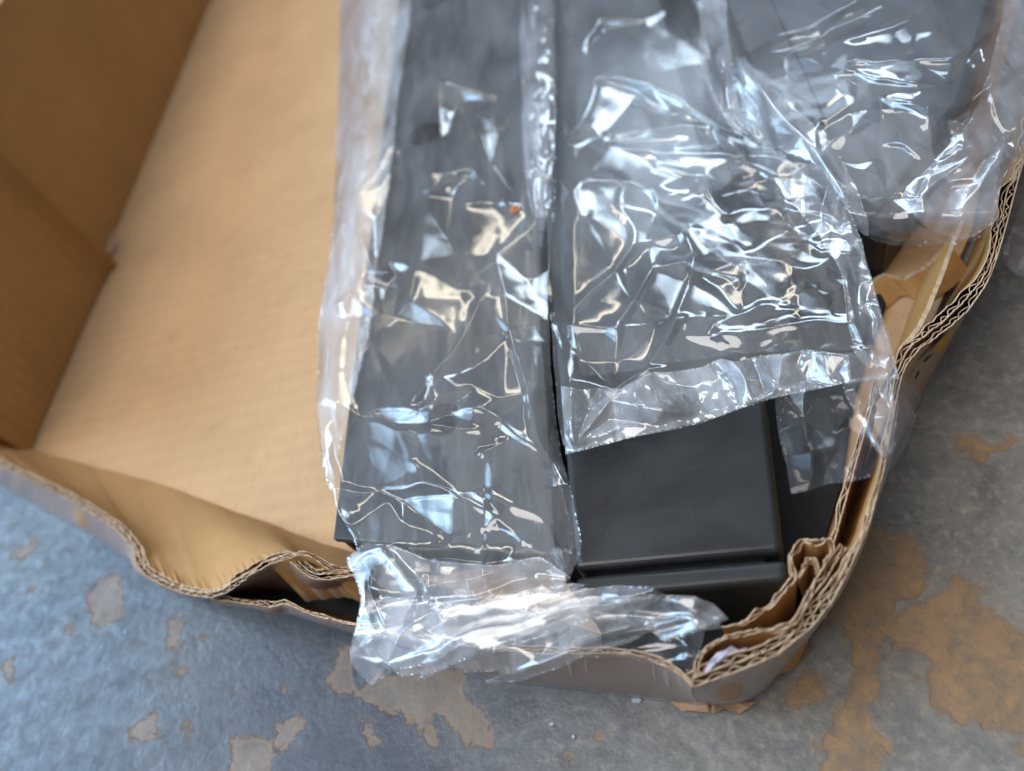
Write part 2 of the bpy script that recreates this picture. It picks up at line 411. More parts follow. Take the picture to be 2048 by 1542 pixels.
o = bpy.data.objects.new('floor_panel', me); COL.objects.link(o); o.parent = box; o.matrix_parent_inverse = Matrix.Translation(-box.location)

# left wall: tall standing panel and the glued flap of the front folded along it
def panel(name, pts, nrm, thick, mat, parent, bev=.0006):
    bm = bmesh.new(); a = [bm.verts.new(p) for p in pts]; f = bm.faces.new(a)
    r = bmesh.ops.extrude_face_region(bm, geom=[f])
    for e in r['geom']:
        if isinstance(e, bmesh.types.BMVert): e.co += Vector(nrm)*thick
    bmesh.ops.recalc_face_normals(bm, faces=bm.faces)
    if bev: bmesh.ops.bevel(bm, geom=list(bm.edges), offset=bev, segments=2, affect='EDGES')
    me = bpy.data.meshes.new(name); bm.to_mesh(me); bm.free(); me.materials.append(mat)
    o = bpy.data.objects.new(name, me); COL.objects.link(o); o.parent = parent
    o.matrix_parent_inverse = Matrix.Translation(-Vector(parent.location)) if parent.type == 'EMPTY' else Matrix.Identity(4)
    return o
XL = -.4195
lw = panel('left_wall', [(XL, .140, .003), (XL, 1.02, .003), (XL, 1.02, .150), (XL, .60, .150), (XL, .140, .150)], (-1, 0, 0), .0065, M_boardY, box, 0)
_fp = [(.1475, .0006), (.200, .0020), (.250, .0036), (.285, .0050), (.298, .0062), (.304, .0085), (.3085, .0125)]
_fv = []; 
for side_ in (0.0, .0040):
    for yy, xx in _fp:
        for zz in (.0068, .146): _fv.append((XL+xx+side_, yy-(.002 if side_ and yy > .3 else 0), zz))
_nf = len(_fp); _ff = []
for a_ in range(_nf-1):
    for o_, fl_ in ((0, 0), (2*_nf, 1)):
        q_ = (o_+2*a_, o_+2*a_+2, o_+2*a_+3, o_+2*a_+1); _ff.append(q_ if fl_ else q_[::-1])
    for e_ in (0, 1): _ff.append((2*a_+e_, 2*a_+2+e_, 2*_nf+2*a_+2+e_, 2*_nf+2*a_+e_))
for a_ in (0, _nf-1): _ff.append((2*a_, 2*a_+1, 2*_nf+2*a_+1, 2*_nf+2*a_))
mesh_obj('corner_flap', _fv, _ff, M_boardY, box, False)
panel('back_wall', [(-.417, 1.022, .003), (.20, 1.022, .003), (.20, 1.022, .15), (-.417, 1.022, .15)], (0, 1, 0), .006, M_board, box)

# front wall, left stretch: outer skin upright, inner skin sloping to the floor
rimL = [(-330, 760, .040), (-120, 858, .038), (0, 934, .036), (70, 965, .036), (140, 1000, .036), (200, 1036, .037), (240, 1064, .038), (264, 1095, .039), (274, 1135, .040), (300, 1160, .040), (365, 1188, .041), (428, 1199, .042), (468, 1174, .046), (512, 1145, .050), (560, 1120, .052), (580, 1122, .052), (604, 1145, .051), (630, 1162, .050), (680, 1157, .050), (720, 1150, .050)]
_ox = [-330, -120, 0, 70, 146, 210, 256, 300, 365, 430, 500, 600, 720]; _oy = [800, 905, 985, 1018, 1062, 1100, 1130, 1166, 1196, 1204, 1202, 1198, 1192]
_ix = [-330, 55, 200, 365, 520, 600, 690, 760]; _iy = [700, 910, 947, 994, 1054, 1087, 1115, 1130]
_rx = np.linspace(-330, 720, len(rimL)); _rx = np.array([p[0] for p in rimL], float)*.5+_rx*.5
outL = path3([(x, np.interp(x, _ox, _oy), 0) for x in [p[0] for p in rimL]])
inL = path3([(x, np.interp(x, _ix, _iy), .0065) for x in _rx])
front, PL, NL, AL = corrugated('front_wall', rimL, outL, inL, 1, 2, .0029, .0054, 3, jag=.0010, mat_in=M_boardP, cr=.3)
slab('packing_tape', PL-NL*.0006, AL-NL*.0012, .00012, M_tape, front, 5, 1, .0006, 77)
# outer layer of the front, from the crushed notch to the corner tip
rimF = [(425, 1201, .036), (490, 1208, .038), (549, 1217, .040), (566, 1206, .043), (590, 1216, .044), (622, 1231, .045), (700, 1250, .047), (820, 1275, .049), (960, 1300, .051), (1100, 1308, .054), (1200, 1308, .057), (1244, 1308, .058), (1296, 1318, .059), (1337, 1335, .060), (1364, 1353, .060), (1382, 1372, .060)]
outF = path3([(425, 1206, 0), (549, 1228, 0), (700, 1268, 0), (820, 1310, 0), (980, 1372, 0), (1120, 1388, 0), (1300, 1412, 0), (1400, 1420, 0)])
inF = outF+np.array([0, .004, .0])
outer, PF, NF, AF = corrugated('outer_front_wall', rimF, outF, inF, 1, 1, .0026, .0054, 13, jag=.0014)
slab('packing_tape', PF-NF*.0006, AF-NF*.0012, .00012, M_tape, outer, 5, 1, .0006, 78)
# right wall, from the corner tip round the crushed corner and up the side
rimR = [(1382, 1374, .060), (1412, 1366, .060), (1470, 1345, .060), (1542, 1319, .060), (1610, 1270, .060), (1650, 1225, .060), (1682, 1176, .060), (1712, 1110, .060), (1738, 1055, .060), (1755, 990, .060), (1770, 940, .061), (1778, 880, .061), (1790, 820, .061), (1800, 770, .061), (1810, 735, .061), (1830, 705, .061), (1870, 675, .061), (1920, 640, .061), (1962, 590, .061), (1985, 545, .061), (2003, 490, .061), (2022, 420, .061), (2042, 340, .061), (2075, 240, .061), (2130, 90, .062), (2190, -80, .062)]
outR = path3([(1400, 1421, 0), (1480, 1427, 0), (1540, 1395, 0), (1610, 1290, 0), (1695, 1172, 0), (1733, 1066, 0), (1785, 940, 0), (1839, 830, 0), (1900, 720, 0), (1962, 592, 0), (2005, 500, 0), (2055, 330, 0), (2110, 120, 0), (2160, -60, 0)])
inR = outR+np.array([-.006, .005, 0])
right, PR, NR, AR = corrugated('right_wall', rimR, outR, inR, 1, 2, .0027, .0054, 23, mat_in=M_boardY, jag=.0014)
slab('packing_tape', (PR-NR*.0006)[:150], (AR-NR*.0010)[:150], .00012, M_tape, right, 5, 1, .0006, 79)
# extra layers crumpled into the corner
lay2 = [(1385, 1352, .0605), (1391, 1312, .0605), (1412, 1290, .0605), (1446, 1270, .0605), (1542, 1256, .0605), (1586, 1246, .0605), (1604, 1205, .0605), (1622, 1168, .0605), (1650, 1130, .060), (1680, 1085, .060)]
w2 = path3(lay2); f2 = w2.copy(); f2[:, 2] = .007
l2 = corrugated('folded_layer', lay2, f2, f2, -1, 1, .0022, .0050, 33, jag=.0022, mat_out=M_board)
lay3 = [(1444, 1250, .054), (1480, 1244, .056), (1512, 1222, .057), (1548, 1198, .058), (1566, 1168, .060), (1586, 1150, .061), (1572, 1116, .062), (1588, 1094, .0615), (1602, 1072, .060), (1630, 1084, .062), (1660, 1076, .060), (1674, 1098, .061), (1654, 1128, .062)]
w3 = path3(lay3); f3 = w3.copy(); f3[:, 2] = .007
l3 = corrugated('curled_flap', lay3, f3, f3, -1, 1, .0019, .0060, 43, jag=.0026, mat_out=M_board, sm=1)
lay8 = [(1592, 1158, .058), (1604, 1132, .060), (1612, 1112, .0585), (1634, 1118, .060), (1640, 1144, .058)]
w8 = path3(lay8); f8 = w8+np.array([.004, .003, 0]); f8[:, 2] = .02
corrugated('crumpled_flap', lay8, f8, f8, -1, 1, .0015, .0060, 47, jag=.0030, mat_out=M_board, sm=1)
# loose inner flap standing inside the right wall further up
lay4 = [(1805, 700, .058), (1845, 655, .055), (1885, 560, .052), (1905, 500, .050), (1930, 440, .050)]
w4 = path3(lay4); f4 = w4+np.array([-.012, -.004, 0]); f4[:, 2] = .02
_q = resample(np.concatenate([chaikin(w4, 2), chaikin(f4, 2)], 1), .0012); TUCK = 0.0; slab('inner_flap', _q[:, :3], _q[:, 3:], .0016, M_boardY, box, 5, 1, .0010, 53)
lay5 = [(1735, 580, .010), (1765, 545, .012), (1800, 565, .012), (1850, 540, .014), (1900, 490, .016)]
w5 = path3(lay5); f5_ = w5+np.array([.006, -.010, 0]); f5_[:, 2] = .007
_q = resample(np.concatenate([chaikin(w5, 2), chaikin(f5_, 2)], 1), .0012); slab('crushed_flap', _q[:, :3], _q[:, 3:], .0016, M_boardY, box, 3, 1, .0010, 63)
lay6 = [(1668, 1090, .050), (1690, 1010, .052), (1712, 930, .053), (1735, 850, .053), (1760, 760, .054)]
w6 = path3(lay6); f6 = w6.copy(); f6[:, 2] = .007
corrugated('inner_layer', lay6, f6, f6, 1, 1, .0022, .0066, 73, jag=.0020, mat_out=M_boardY, mat_in=M_boardY)
# second fold of the notch in the front
lay7 = [(540, 1124, .050), (575, 1107, .055), (610, 1101, .056), (640, 1112, .054), (662, 1130, .052), (700, 1135, .050)]
w7 = path3(lay7); f7 = w7.copy(); f7[:, 2] = .02; f7[:, 1] -= .006
corrugated('folded_layer', lay7, f7, f7, -1, 1, .0020, .0064, 83, jag=.0014, mat_out=M_board)

def flake(name, pts, z, thick, mat, parent=None, wob=.0012, seed=0):
    """small torn piece lying at height z, outline in photo pixels"""
    P = np.array([at(a, b, z) for a, b in pts]); c = P.mean(0); n = len(P)
    r_ = np.random.default_rng(seed)
    P[:, 2] += r_.uniform(-wob, wob, n)+wob; mid = P*.5+c*.5; mid[:, 2] = c[2]+wob+r_.uniform(0, wob, n)
    V = np.concatenate([P, mid, [c+[0, 0, wob*2]], P-[0, 0, thick]]); F = []
    for i in range(n):
        j = (i+1) % n
        F += [(i, j, n+j, n+i), (n+i, n+j, 2*n), (j, i, 2*n+1+i, 2*n+1+j)]
    F.append(tuple(range(3*n, 2*n, -1)))
    return mesh_obj(name, V, F, mat, parent, False)
flake('torn_flap', [(1345, 1408), (1375, 1406), (1420, 1410), (1450, 1412), (1490, 1410), (1515, 1405), (1500, 1418), (1478, 1428), (1452, 1420), (1430, 1428), (1390, 1426), (1365, 1424)], .001, .0006, M_outer, box, .002, 4)
flake('torn_paper', [(1418, 1328), (1436, 1308), (1452, 1302), (1462, 1293), (1478, 1300), (1496, 1296), (1484, 1308), (1466, 1310), (1450, 1322), (1430, 1330), (1412, 1352), (1408, 1344)], .0585, .0004, M_paper, box, .0012, 5)
flake('torn_paper', [(196, 500), (212, 468), (232, 462), (238, 488), (226, 512), (205, 512)], .0065, .0004, M_outer, box, .0012, 6)
# printed marks on the outside of the right wall
_A = AR
def wall_mark(pts, mat):
    V = []
    ks = np.linspace(0, 1, 60)
    W = (PR[:, None, :]*(1-ks[None, :, None])+_A[:, None, :]*ks[None, :, None])-NR[:, None, :]*.0012
    q = (W-CAM) @ RW; u = PC[0]+FPX*q[..., 0]/q[..., 2]; w = PC[1]+FPX*q[..., 1]/q[..., 2]
    for a, b in pts:
        k = np.argmin((u-a)**2+(w-b)**2); V.append(W.reshape(-1, 3)[k])
    return mesh_obj('printed_mark', V, [tuple(range(len(V)))], mat, right, False)
wall_mark([(1866, 706), (1872, 690), (1896, 662), (1904, 664), (1898, 680), (1880, 702)], M_yellow)
wall_mark([(1846, 722), (1852, 714), (1866, 706), (1862, 714), (1850, 726)], M_ink)
wall_mark([(1828, 758), (1834, 744), (1840, 738), (1838, 750), (1832, 758)], M_ink)

# ------------------------------------------------------------------ black metal parts
def prism(name, outline, z0, z1, mat, parent, bev=.0016, seg=3):
    bm = bmesh.new(); a = [bm.verts.new((x, y, z1)) for x, y in outline]; f = bm.faces.new(a)
    r = bmesh.ops.extrude_face_region(bm, geom=[f])
    for e in r['geom']:
        if isinstance(e, bmesh.types.BMVert): e.co.z = z0
    bmesh.ops.recalc_face_normals(bm, faces=bm.faces)
    bmesh.ops.bevel(bm, geom=list(bm.edges), offset=bev, segments=seg, affect='EDGES', profile=.6)
    me = bpy.data.meshes.new(name); bm.to_mesh(me); bm.free(); me.materials.append(mat)
    me.polygons.foreach_set('use_smooth', [False]*len(me.polygons))
    o = bpy.data.objects.new(name, me); COL.objects.link(o); o.parent = parent; o.matrix_parent_inverse = Matrix.Translation(-Vector(parent.location))
    return o
tube = empty('steel_tube', (-.035, .3, .006)); tag(tube, 'black painted square steel tube, end poking out of its clear sleeve', 'metal tube')
e0 = at(1150, 1141, .055); e1 = at(1568, 1103, .055)
prism('tube_body', [(e0[0], e0[1]), (e1[0], e1[1]), (.0065, .055), (.010, .12), (.010, .98), (-.071, .98), (-.0705, .08)], .0065, .055, M_black, tube, .0036, 6)
c0 = at(1147, 1152, .0545); c1 = at(1574, 1116, .0545)
prism('end_cap', [(c0[0], c0[1]-.0085), (c1[0]-.001, c1[1]-.0075), (c1[0], c1[1]), (c0[0], c0[1])], .0065, .0545, M_blackm, tube, .0034, 6)
prism('cap_spigot', [(c0[0]+.006, c0[1]-.001), (c1[0]-.006, c1[1]-.001), (e1[0]-.005, e1[1]+.006), (e0[0]+.005, e0[1]+.006)], .012, .048, M_blackm, tube, .001, 1)

prism('gap_shade_sheet', [(-.071, -.014), (-.040, -.026), (-.012, -.024), (.004, -.008), (.010, .004), (.030, .040), (.046, .080), (.072, .125), (.072, .97), (-.071, .97)], .0065, .0090, M_shade, tube, .0006, 1)  # added dark sheet in place of the deep shade beside the tube
# folded channel on the left: curve outline with round holes, then thickness
def plate_with_holes(name, outline, holes, z, thick, mat, parent):
    cu = bpy.data.curves.new(name, 'CURVE'); cu.dimensions = '2D'; cu.fill_mode = 'BOTH'
    s = cu.splines.new('POLY'); s.points.add(len(outline)-1)
    for p, (x, y) in zip(s.points, outline): p.co = (x, y, 0, 1)
    s.use_cyclic_u = True
    for hx, hy, hr in holes:
        s = cu.splines.new('POLY'); s.points.add(39)
        for k, p in enumerate(s.points): p.co = (hx+hr*math.cos(k*math.tau/40), hy+hr*math.sin(k*math.tau/40), 0, 1)
        s.use_cyclic_u = True
    cu.extrude = thick/2; cu.bevel_depth = .0004; cu.bevel_resolution = 1
    tmp = bpy.data.objects.new('tmp', cu); COL.objects.link(tmp)
    bpy.context.view_layer.update()
    me = bpy.data.meshes.new_from_object(tmp.evaluated_get(bpy.context.evaluated_depsgraph_get()))
    bpy.data.objects.remove(tmp); bpy.data.curves.remove(cu)
    me.name = name; me.materials.clear(); me.materials.append(mat)
    o = bpy.data.objects.new(name, me); COL.objects.link(o); o.parent = parent
    o.location = (0, 0, z); o.matrix_parent_inverse = Matrix.Translation(-Vector(parent.location))
    return o
chan = empty('steel_channel', (-.12, .3, .006)); tag(chan, 'long black steel channel with round holes under the left clear sleeve', 'metal channel')
plate_with_holes('web', [(-.166, .031), (-.0765, .010), (-.0765, .98), (-.166, .98)], [(-.121, .0775, .0085), (-.138, .282, .011), (-.138, .436, .011), (-.138, .60, .011), (-.138, .76, .011)], .0535, .003, M_black, chan)
prism('side_flange', [(-.166, .032), (-.163, .0315), (-.163, .98), (-.166, .98)], .0065, .0518, M_black, chan, .0006, 1)
prism('side_flange', [(-.0795, .010), (-.0765, .010), (-.0765, .98), (-.0795, .98)], .0065, .0518, M_black, chan, .0006, 1)
prism('base_lip', [(-.1845, .052), (-.1665, .050), (-.1665, .97), (-.1845, .97)], .0065, .0150, M_blackm, chan, .0008, 1)
prism('inner_rib', [(-.150, .03), (-.09, .03), (-.09, .98), (-.150, .98)], .0065, .0225, M_blackm, chan, .001, 1)
brk = empty('steel_bracket', (.07, .3, .006)); tag(brk, 'dark metal part inside the bulging bag at upper right', 'metal part')
prism('bracket_body', [(.026, .155), (.075, .142), (.118, .188), (.180, .30), (.195, .36), (.195, .95), (.022, .95)], .0065, .058, M_black, brk, .003, 3)
prism('bracket_rib', [(.040, .195), (.062, .190), (.062, .90), (.040, .90)], .0578, .066, M_black, brk, .0015, 2)

# ------------------------------------------------------------------ clear film
GS = 2.0; GX0, GY0, GX1, GY1 = -140, -140, 2190, 1640      # raster of heights, photo pixels
RW_ = int((GX1-GX0)/GS)+1; RH_ = int((GY1-GY0)/GS)+1
def raster(points, zs, edges=()):
    """piecewise linear height raster from scattered points and crease edges"""
    n0 = len(points)
    pts = [Vector((float(a), float(b))) for a, b in points]
    co, ed, fa, ov, oe, of = delaunay_2d_cdt(pts, list(edges), [], 0, 1e-4)
    arr = np.asarray(points, float); zz = []
    zs = np.asarray(zs, float)
    for c, o in zip(co, ov):
        if o: zz.append(zs[o[0]])
        else:
            d = (arr[:, 0]-c.x)**2+(arr[:, 1]-c.y)**2; k = np.argsort(d)[:2]; w = 1/(d[k]+1); zz.append((zs[k]*w).sum()/w.sum())
    out = np.zeros((RH_, RW_), np.float32)
    for f in fa:
        for m in range(1, len(f)-1):
            a, b, c = f[0], f[m], f[m+1]
            x0, y0 = (co[a].x-GX0)/GS, (co[a].y-GY0)/GS; x1, y1 = (co[b].x-GX0)/GS, (co[b].y-GY0)/GS; x2, y2 = (co[c].x-GX0)/GS, (co[c].y-GY0)/GS
            xa, xb = max(0, math.floor(min(x0, x1, x2))), min(RW_-1, math.ceil(max(x0, x1, x2)))
            ya, yb = max(0, math.floor(min(y0, y1, y2))), min(RH_-1, math.ceil(max(y0, y1, y2)))
            if xb < xa or yb < ya: continue
            den = (y1-y2)*(x0-x2)+(x2-x1)*(y0-y2)
            if abs(den) < 1e-9: continue
            X_, Y_ = np.meshgrid(np.arange(xa, xb+1), np.arange(ya, yb+1))
            l0 = ((y1-y2)*(X_-x2)+(x2-x1)*(Y_-y2))/den; l1 = ((y2-y0)*(X_-x2)+(x0-x2)*(Y_-y2))/den; l2 = 1-l0-l1
            ok = (l0 >= -1e-3) & (l1 >= -1e-3) & (l2 >= -1e-3)
            sub = out[ya:yb+1, xa:xb+1]; val = l0*zz[a]+l1*zz[b]+l2*zz[c]
            sub[ok] = val[ok]
    return out
def blur(a, n=1):
    for _ in range(n):
        p = np.pad(a, 1, 'edge'); a = (p[:-2, 1:-1]+2*p[1:-1, 1:-1]+p[2:, 1:-1])/4
        p = np.pad(a, 1, 'edge'); a = (p[1:-1, :-2]+2*p[1:-1, 1:-1]+p[1:-1, 2:])/4
    return a
def sample(a, px, py):
    x = np.clip((px-GX0)/GS, 0, RW_-1.001); y = np.clip((py-GY0)/GS, 0, RH_-1.001)
    i = x.astype(int); j = y.astype(int); fx = x-i; fy = y-j
    return (a[j, i]*(1-fx)+a[j, i+1]*fx)*(1-fy)+(a[j+1, i]*(1-fx)+a[j+1, i+1]*fx)*fy
def crumple(bbox, spacing, amp, seed, ang=0.0, stretch=1.0, sparse=1.0):
    """random faceted crumple over a pixel box"""
    r = np.random.default_rng(seed); x0, y0, x1, y1 = bbox
    n = int((x1-x0)*(y1-y0)/(spacing*spacing*stretch)); cx, cy = (x0+x1)/2, (y0+y1)/2
    R = math.hypot(x1-x0, y1-y0)/2+spacing*2
    m = int(n*(2*R)**2/((x1-x0)*(y1-y0)))
    u = r.uniform(-R, R, (m, 2)); u[:, 1] = u[:, 1]
    ca, sa = math.cos(ang), math.sin(ang)
    # distribute in squeezed space so facets stretch along 'ang'
    q = r.uniform(-R, R, (m, 2))
    q[:, 0] *= 1
    z = r.normal(0, 1, m)*amp
    if sparse < 1: z *= (r.uniform(0, 1, m) < sparse)
    pts = np.stack([q[:, 0], q[:, 1]/stretch], -1)
    px = cx+q[:, 0]*ca-q[:, 1]*sa; py = cy+q[:, 0]*sa+q[:, 1]*ca
    keep = (px > x0-spacing*stretch) & (px < x1+spacing*stretch) & (py > y0-spacing*stretch) & (py < y1+spacing*stretch)
    q = q[keep]; z = z[keep]; px = px[keep]; py = py[keep]
    # triangulate in squeezed space
    sq = [Vector((float(a), float(b*stretch))) for a, b in q]
    co, ed, fa, ov, oe, of = delaunay_2d_cdt(sq, [], [], 0, 1e-5)
    P = [(px[o[0]], py[o[0]]) if o else (cx, cy) for o in ov]; Z = [z[o[0]] if o else 0 for o in ov]
    out = np.zeros((RH_, RW_), np.float32)
    for a, b, c in fa:
        x0_, y0_ = (P[a][0]-GX0)/GS, (P[a][1]-GY0)/GS; x1_, y1_ = (P[b][0]-GX0)/GS, (P[b][1]-GY0)/GS; x2_, y2_ = (P[c][0]-GX0)/GS, (P[c][1]-GY0)/GS
        xa, xb = max(0, math.floor(min(x0_, x1_, x2_))), min(RW_-1, math.ceil(max(x0_, x1_, x2_)))
        ya, yb = max(0, math.floor(min(y0_, y1_, y2_))), min(RH_-1, math.ceil(max(y0_, y1_, y2_)))
        if xb < xa or yb < ya: continue
        den = (y1_-y2_)*(x0_-x2_)+(x2_-x1_)*(y0_-y2_)
        if abs(den) < 1e-9: continue
        X_, Y_ = np.meshgrid(np.arange(xa, xb+1), np.arange(ya, yb+1))
        l0 = ((y1_-y2_)*(X_-x2_)+(x2_-x1_)*(Y_-y2_))/den; l1 = ((y2_-y0_)*(X_-x2_)+(x0_-x2_)*(Y_-y2_))/den; l2 = 1-l0-l1
        ok = (l0 >= -1e-3) & (l1 >= -1e-3) & (l2 >= -1e-3)
        sub = out[ya:yb+1, xa:xb+1]; val = l0*Z[a]+l1*Z[b]+l2*Z[c]; sub[ok] = val[ok]
    return out

def ridges_raster(ridges, bbox, seed, rest=70, restamp=.8):
    """photo-placed creases (px,py,mm) on a field of near-flat rest points"""
    pts = []; zs = []; ed = []
    for rd in ridges:
        for k, (a, b, z) in enumerate(rd):
            key = None
            for i, (p, q) in enumerate(pts):
                if abs(p-a) < 3 and abs(q-b) < 3: key = i; break
            if key is None: pts.append((a, b)); zs.append(z); key = len(pts)-1
            if k and prev != key: ed.append((prev, key))
            prev = key
    r = np.random.default_rng(seed); arr = np.array(pts, float) if pts else np.zeros((0, 2))
    x0, y0, x1, y1 = bbox
    for gx_ in np.arange(x0, x1+rest, rest):
        for gy_ in np.arange(y0, y1+rest, rest):
            a = gx_+r.uniform(-.4, .4)*rest; b = gy_+r.uniform(-.4, .4)*rest
            # keep clear of the crease lines
            ok = True
            for i, j in ed:
                p, q = arr[i], arr[j]; d = q-p; t_ = max(0, min(1, ((a-p[0])*d[0]+(b-p[1])*d[1])/(d@d+1e-9)))
                if math.hypot(a-p[0]-t_*d[0], b-p[1]-t_*d[1]) < rest*.42: ok = False; break
            if ok: pts.append((a, b)); zs.append(r.normal(0, restamp))
    return raster(pts, zs, ed)

def crease_lines(ridges, seed, k=.45, w=(5, 9, 14, 30)):
    """narrow lopsided folds along polylines (px,py,mm)"""
    out = np.zeros((RH_, RW_), np.float32); r = np.random.default_rng(seed)
    for rd in ridges:
        rd = [tuple(q) for q in chaikin(rd, 2)] if len(rd) > 2 else rd
        wa = r.uniform(w[0], w[1]); wb = r.uniform(w[2], w[3]); 
        if r.uniform() < .5: wa, wb = wb, wa
        loc = np.zeros_like(out); n = len(rd)
        for (ax, ay, az), (bx, by, bz) in zip(rd[:-1], rd[1:]):
            m = 4*max(wa, wb)
            xa = max(0, int((min(ax, bx)-m-GX0)/GS)); xb = min(RW_, int((max(ax, bx)+m-GX0)/GS)+1)
            ya = max(0, int((min(ay, by)-m-GY0)/GS)); yb = min(RH_, int((max(ay, by)+m-GY0)/GS)+1)
            if xb <= xa or yb <= ya: continue
            X_, Y_ = np.meshgrid(GX0+GS*np.arange(xa, xb), GY0+GS*np.arange(ya, yb))
            dx, dy = bx-ax, by-ay; L = math.hypot(dx, dy)+1e-6
            tt = ((X_-ax)*dx+(Y_-ay)*dy)/(L*L); tc = np.clip(tt, 0, 1)
            d = np.hypot(X_-ax-tc*dx, Y_-ay-tc*dy); sd = ((X_-ax)*dy-(Y_-ay)*dx)/L
            f = .5+.5*np.tanh(sd/6.0); ww = wa*(1-f)+wb*f
            h = (az*(1-tc)+bz*tc)*np.exp(-d/ww)
            sub = loc[ya:yb, xa:xb]; np.copyto(sub, np.where(np.abs(h) > np.abs(sub), h, sub))
        out += loc
    return out*k
def stray_creases(bbox, n, seed, ang, spread, length, height):
    r = np.random.default_rng(seed); L = []
    for _ in range(n):
        x = r.uniform(bbox[0], bbox[2]); y = r.uniform(bbox[1], bbox[3]); a = ang+r.normal(0, spread); l = r.uniform(*length); h = r.uniform(*height)*r.choice([1, 1, -.7])
        P = []
        for t_ in np.linspace(0, 1, 5):
            P.append((x, y, h*math.sin(math.pi*min(1, t_*.9+.1)))); a += r.normal(0, .14); x += math.cos(a)*l/5; y += math.sin(a)*l/5
        L.append(P)
    return L

def vnoise2(seed, x, y):
    r = np.random.default_rng(seed); n = r.uniform(-1, 1, (64, 64))
    i = np.floor(x).astype(int); j = np.floor(y).astype(int); fx = x-i; fy = y-j; fx = fx*fx*(3-2*fx); fy = fy*fy*(3-2*fy)
    g = lambda a, b: n[b % 64, a % 64]
    return (g(i, j)*(1-fx)+g(i+1, j)*fx)*(1-fy)+(g(i, j+1)*(1-fx)+g(i+1, j+1)*fx)*fy

def film(name, outline, zfun, layers, mat, parent, cell=3.5, smooth_outline=2, edgewave=0.0, seed=0, warp=.6):
    """outline in photo pixels (closed), zfun(px,py)->height in metres, layers: rasters in mm added"""
    ol = np.asarray(outline, float)
    for _ in range(smooth_outline):
        nx_ = np.roll(ol, -1, 0); ol = np.stack([ol*.75+nx_*.25, ol*.25+nx_*.75], 1).reshape(-1, 2)
    if edgewave:
        d = np.concatenate([[0], np.cumsum(np.linalg.norm(np.diff(ol, axis=0), axis=1))]); L = d[-1]
        n = int(L/6); s = np.linspace(0, L, n); ol = np.stack([np.interp(s, d, ol[:, k]) for k in range(2)], -1)
        tg = np.gradient(ol, axis=0); tg /= np.linalg.norm(tg, axis=1)[:, None]+1e-9
        w = (hnoise(seed+1, s, 1/46.)+.5*hnoise(seed+2, s, 1/17.))*edgewave
        ol = ol+np.stack([-tg[:, 1], tg[:, 0]], -1)*w[:, None]
    x0, y0 = ol.min(0)-cell*2; x1, y1 = ol.max(0)+cell*2
    xs = np.arange(x0, x1, cell); ys = np.arange(y0, y1, cell); X_, Y_ = np.meshgrid(xs, ys)
    shp = X_.shape
    ins = in_poly(X_.ravel(), Y_.ravel(), ol.tolist()).reshape(shp)
    # candidates near the border
    e = ins.astype(int); nb_ = np.zeros(shp, bool); p = np.pad(e, 1, 'edge')
    for dy in (-1, 0, 1):
        for dx in (-1, 0, 1): nb_ |= p[1+dy:1+dy+shp[0], 1+dx:1+dx+shp[1]] != e
    ii = np.where(nb_); d, qx, qy = poly_dist(X_[ii], Y_[ii], ol.tolist())
    sn = (d < cell*.75) | (~ins[ii]); near = d < cell*1.5
    sn &= near
    X_[ii[0][sn], ii[1][sn]] = qx[sn]; Y_[ii[0][sn], ii[1][sn]] = qy[sn]
    use = ins.copy(); use[ii[0][sn], ii[1][sn]] = True
    cellok = use[:-1, :-1] & use[1:, :-1] & use[:-1, 1:] & use[1:, 1:]
    anyin = ins[:-1, :-1] | ins[1:, :-1] | ins[:-1, 1:] | ins[1:, 1:]
    cellok &= anyin
    jj, kk = np.where(cellok); W = shp[1]
    F = np.stack([jj*W+kk, (jj+1)*W+kk, (jj+1)*W+kk+1, jj*W+kk+1], -1)
    used = np.unique(F); rem = -np.ones(X_.size, int); rem[used] = np.arange(len(used)); F = rem[F]
    px = X_.ravel()[used]; py = Y_.ravel()[used]
    z = zfun(px, py)
    wx = px+warp*(17*vnoise2(501, px/95+9, py/95+9)+6*vnoise2(502, px/38+9, py/38+9)); wy = py+warp*(17*vnoise2(503, px/95+9, py/95+9)+6*vnoise2(504, px/38+9, py/38+9))
    for ly in layers: z = z+sample(ly, wx, wy)*.001
    P = at(px, py, z)
    return mesh_obj(name, P, F, mat, parent, True)


def ss(a, b, x): t_ = np.clip((x-a)/(b-a), 0, 1); return t_*t_*(3-2*t_)
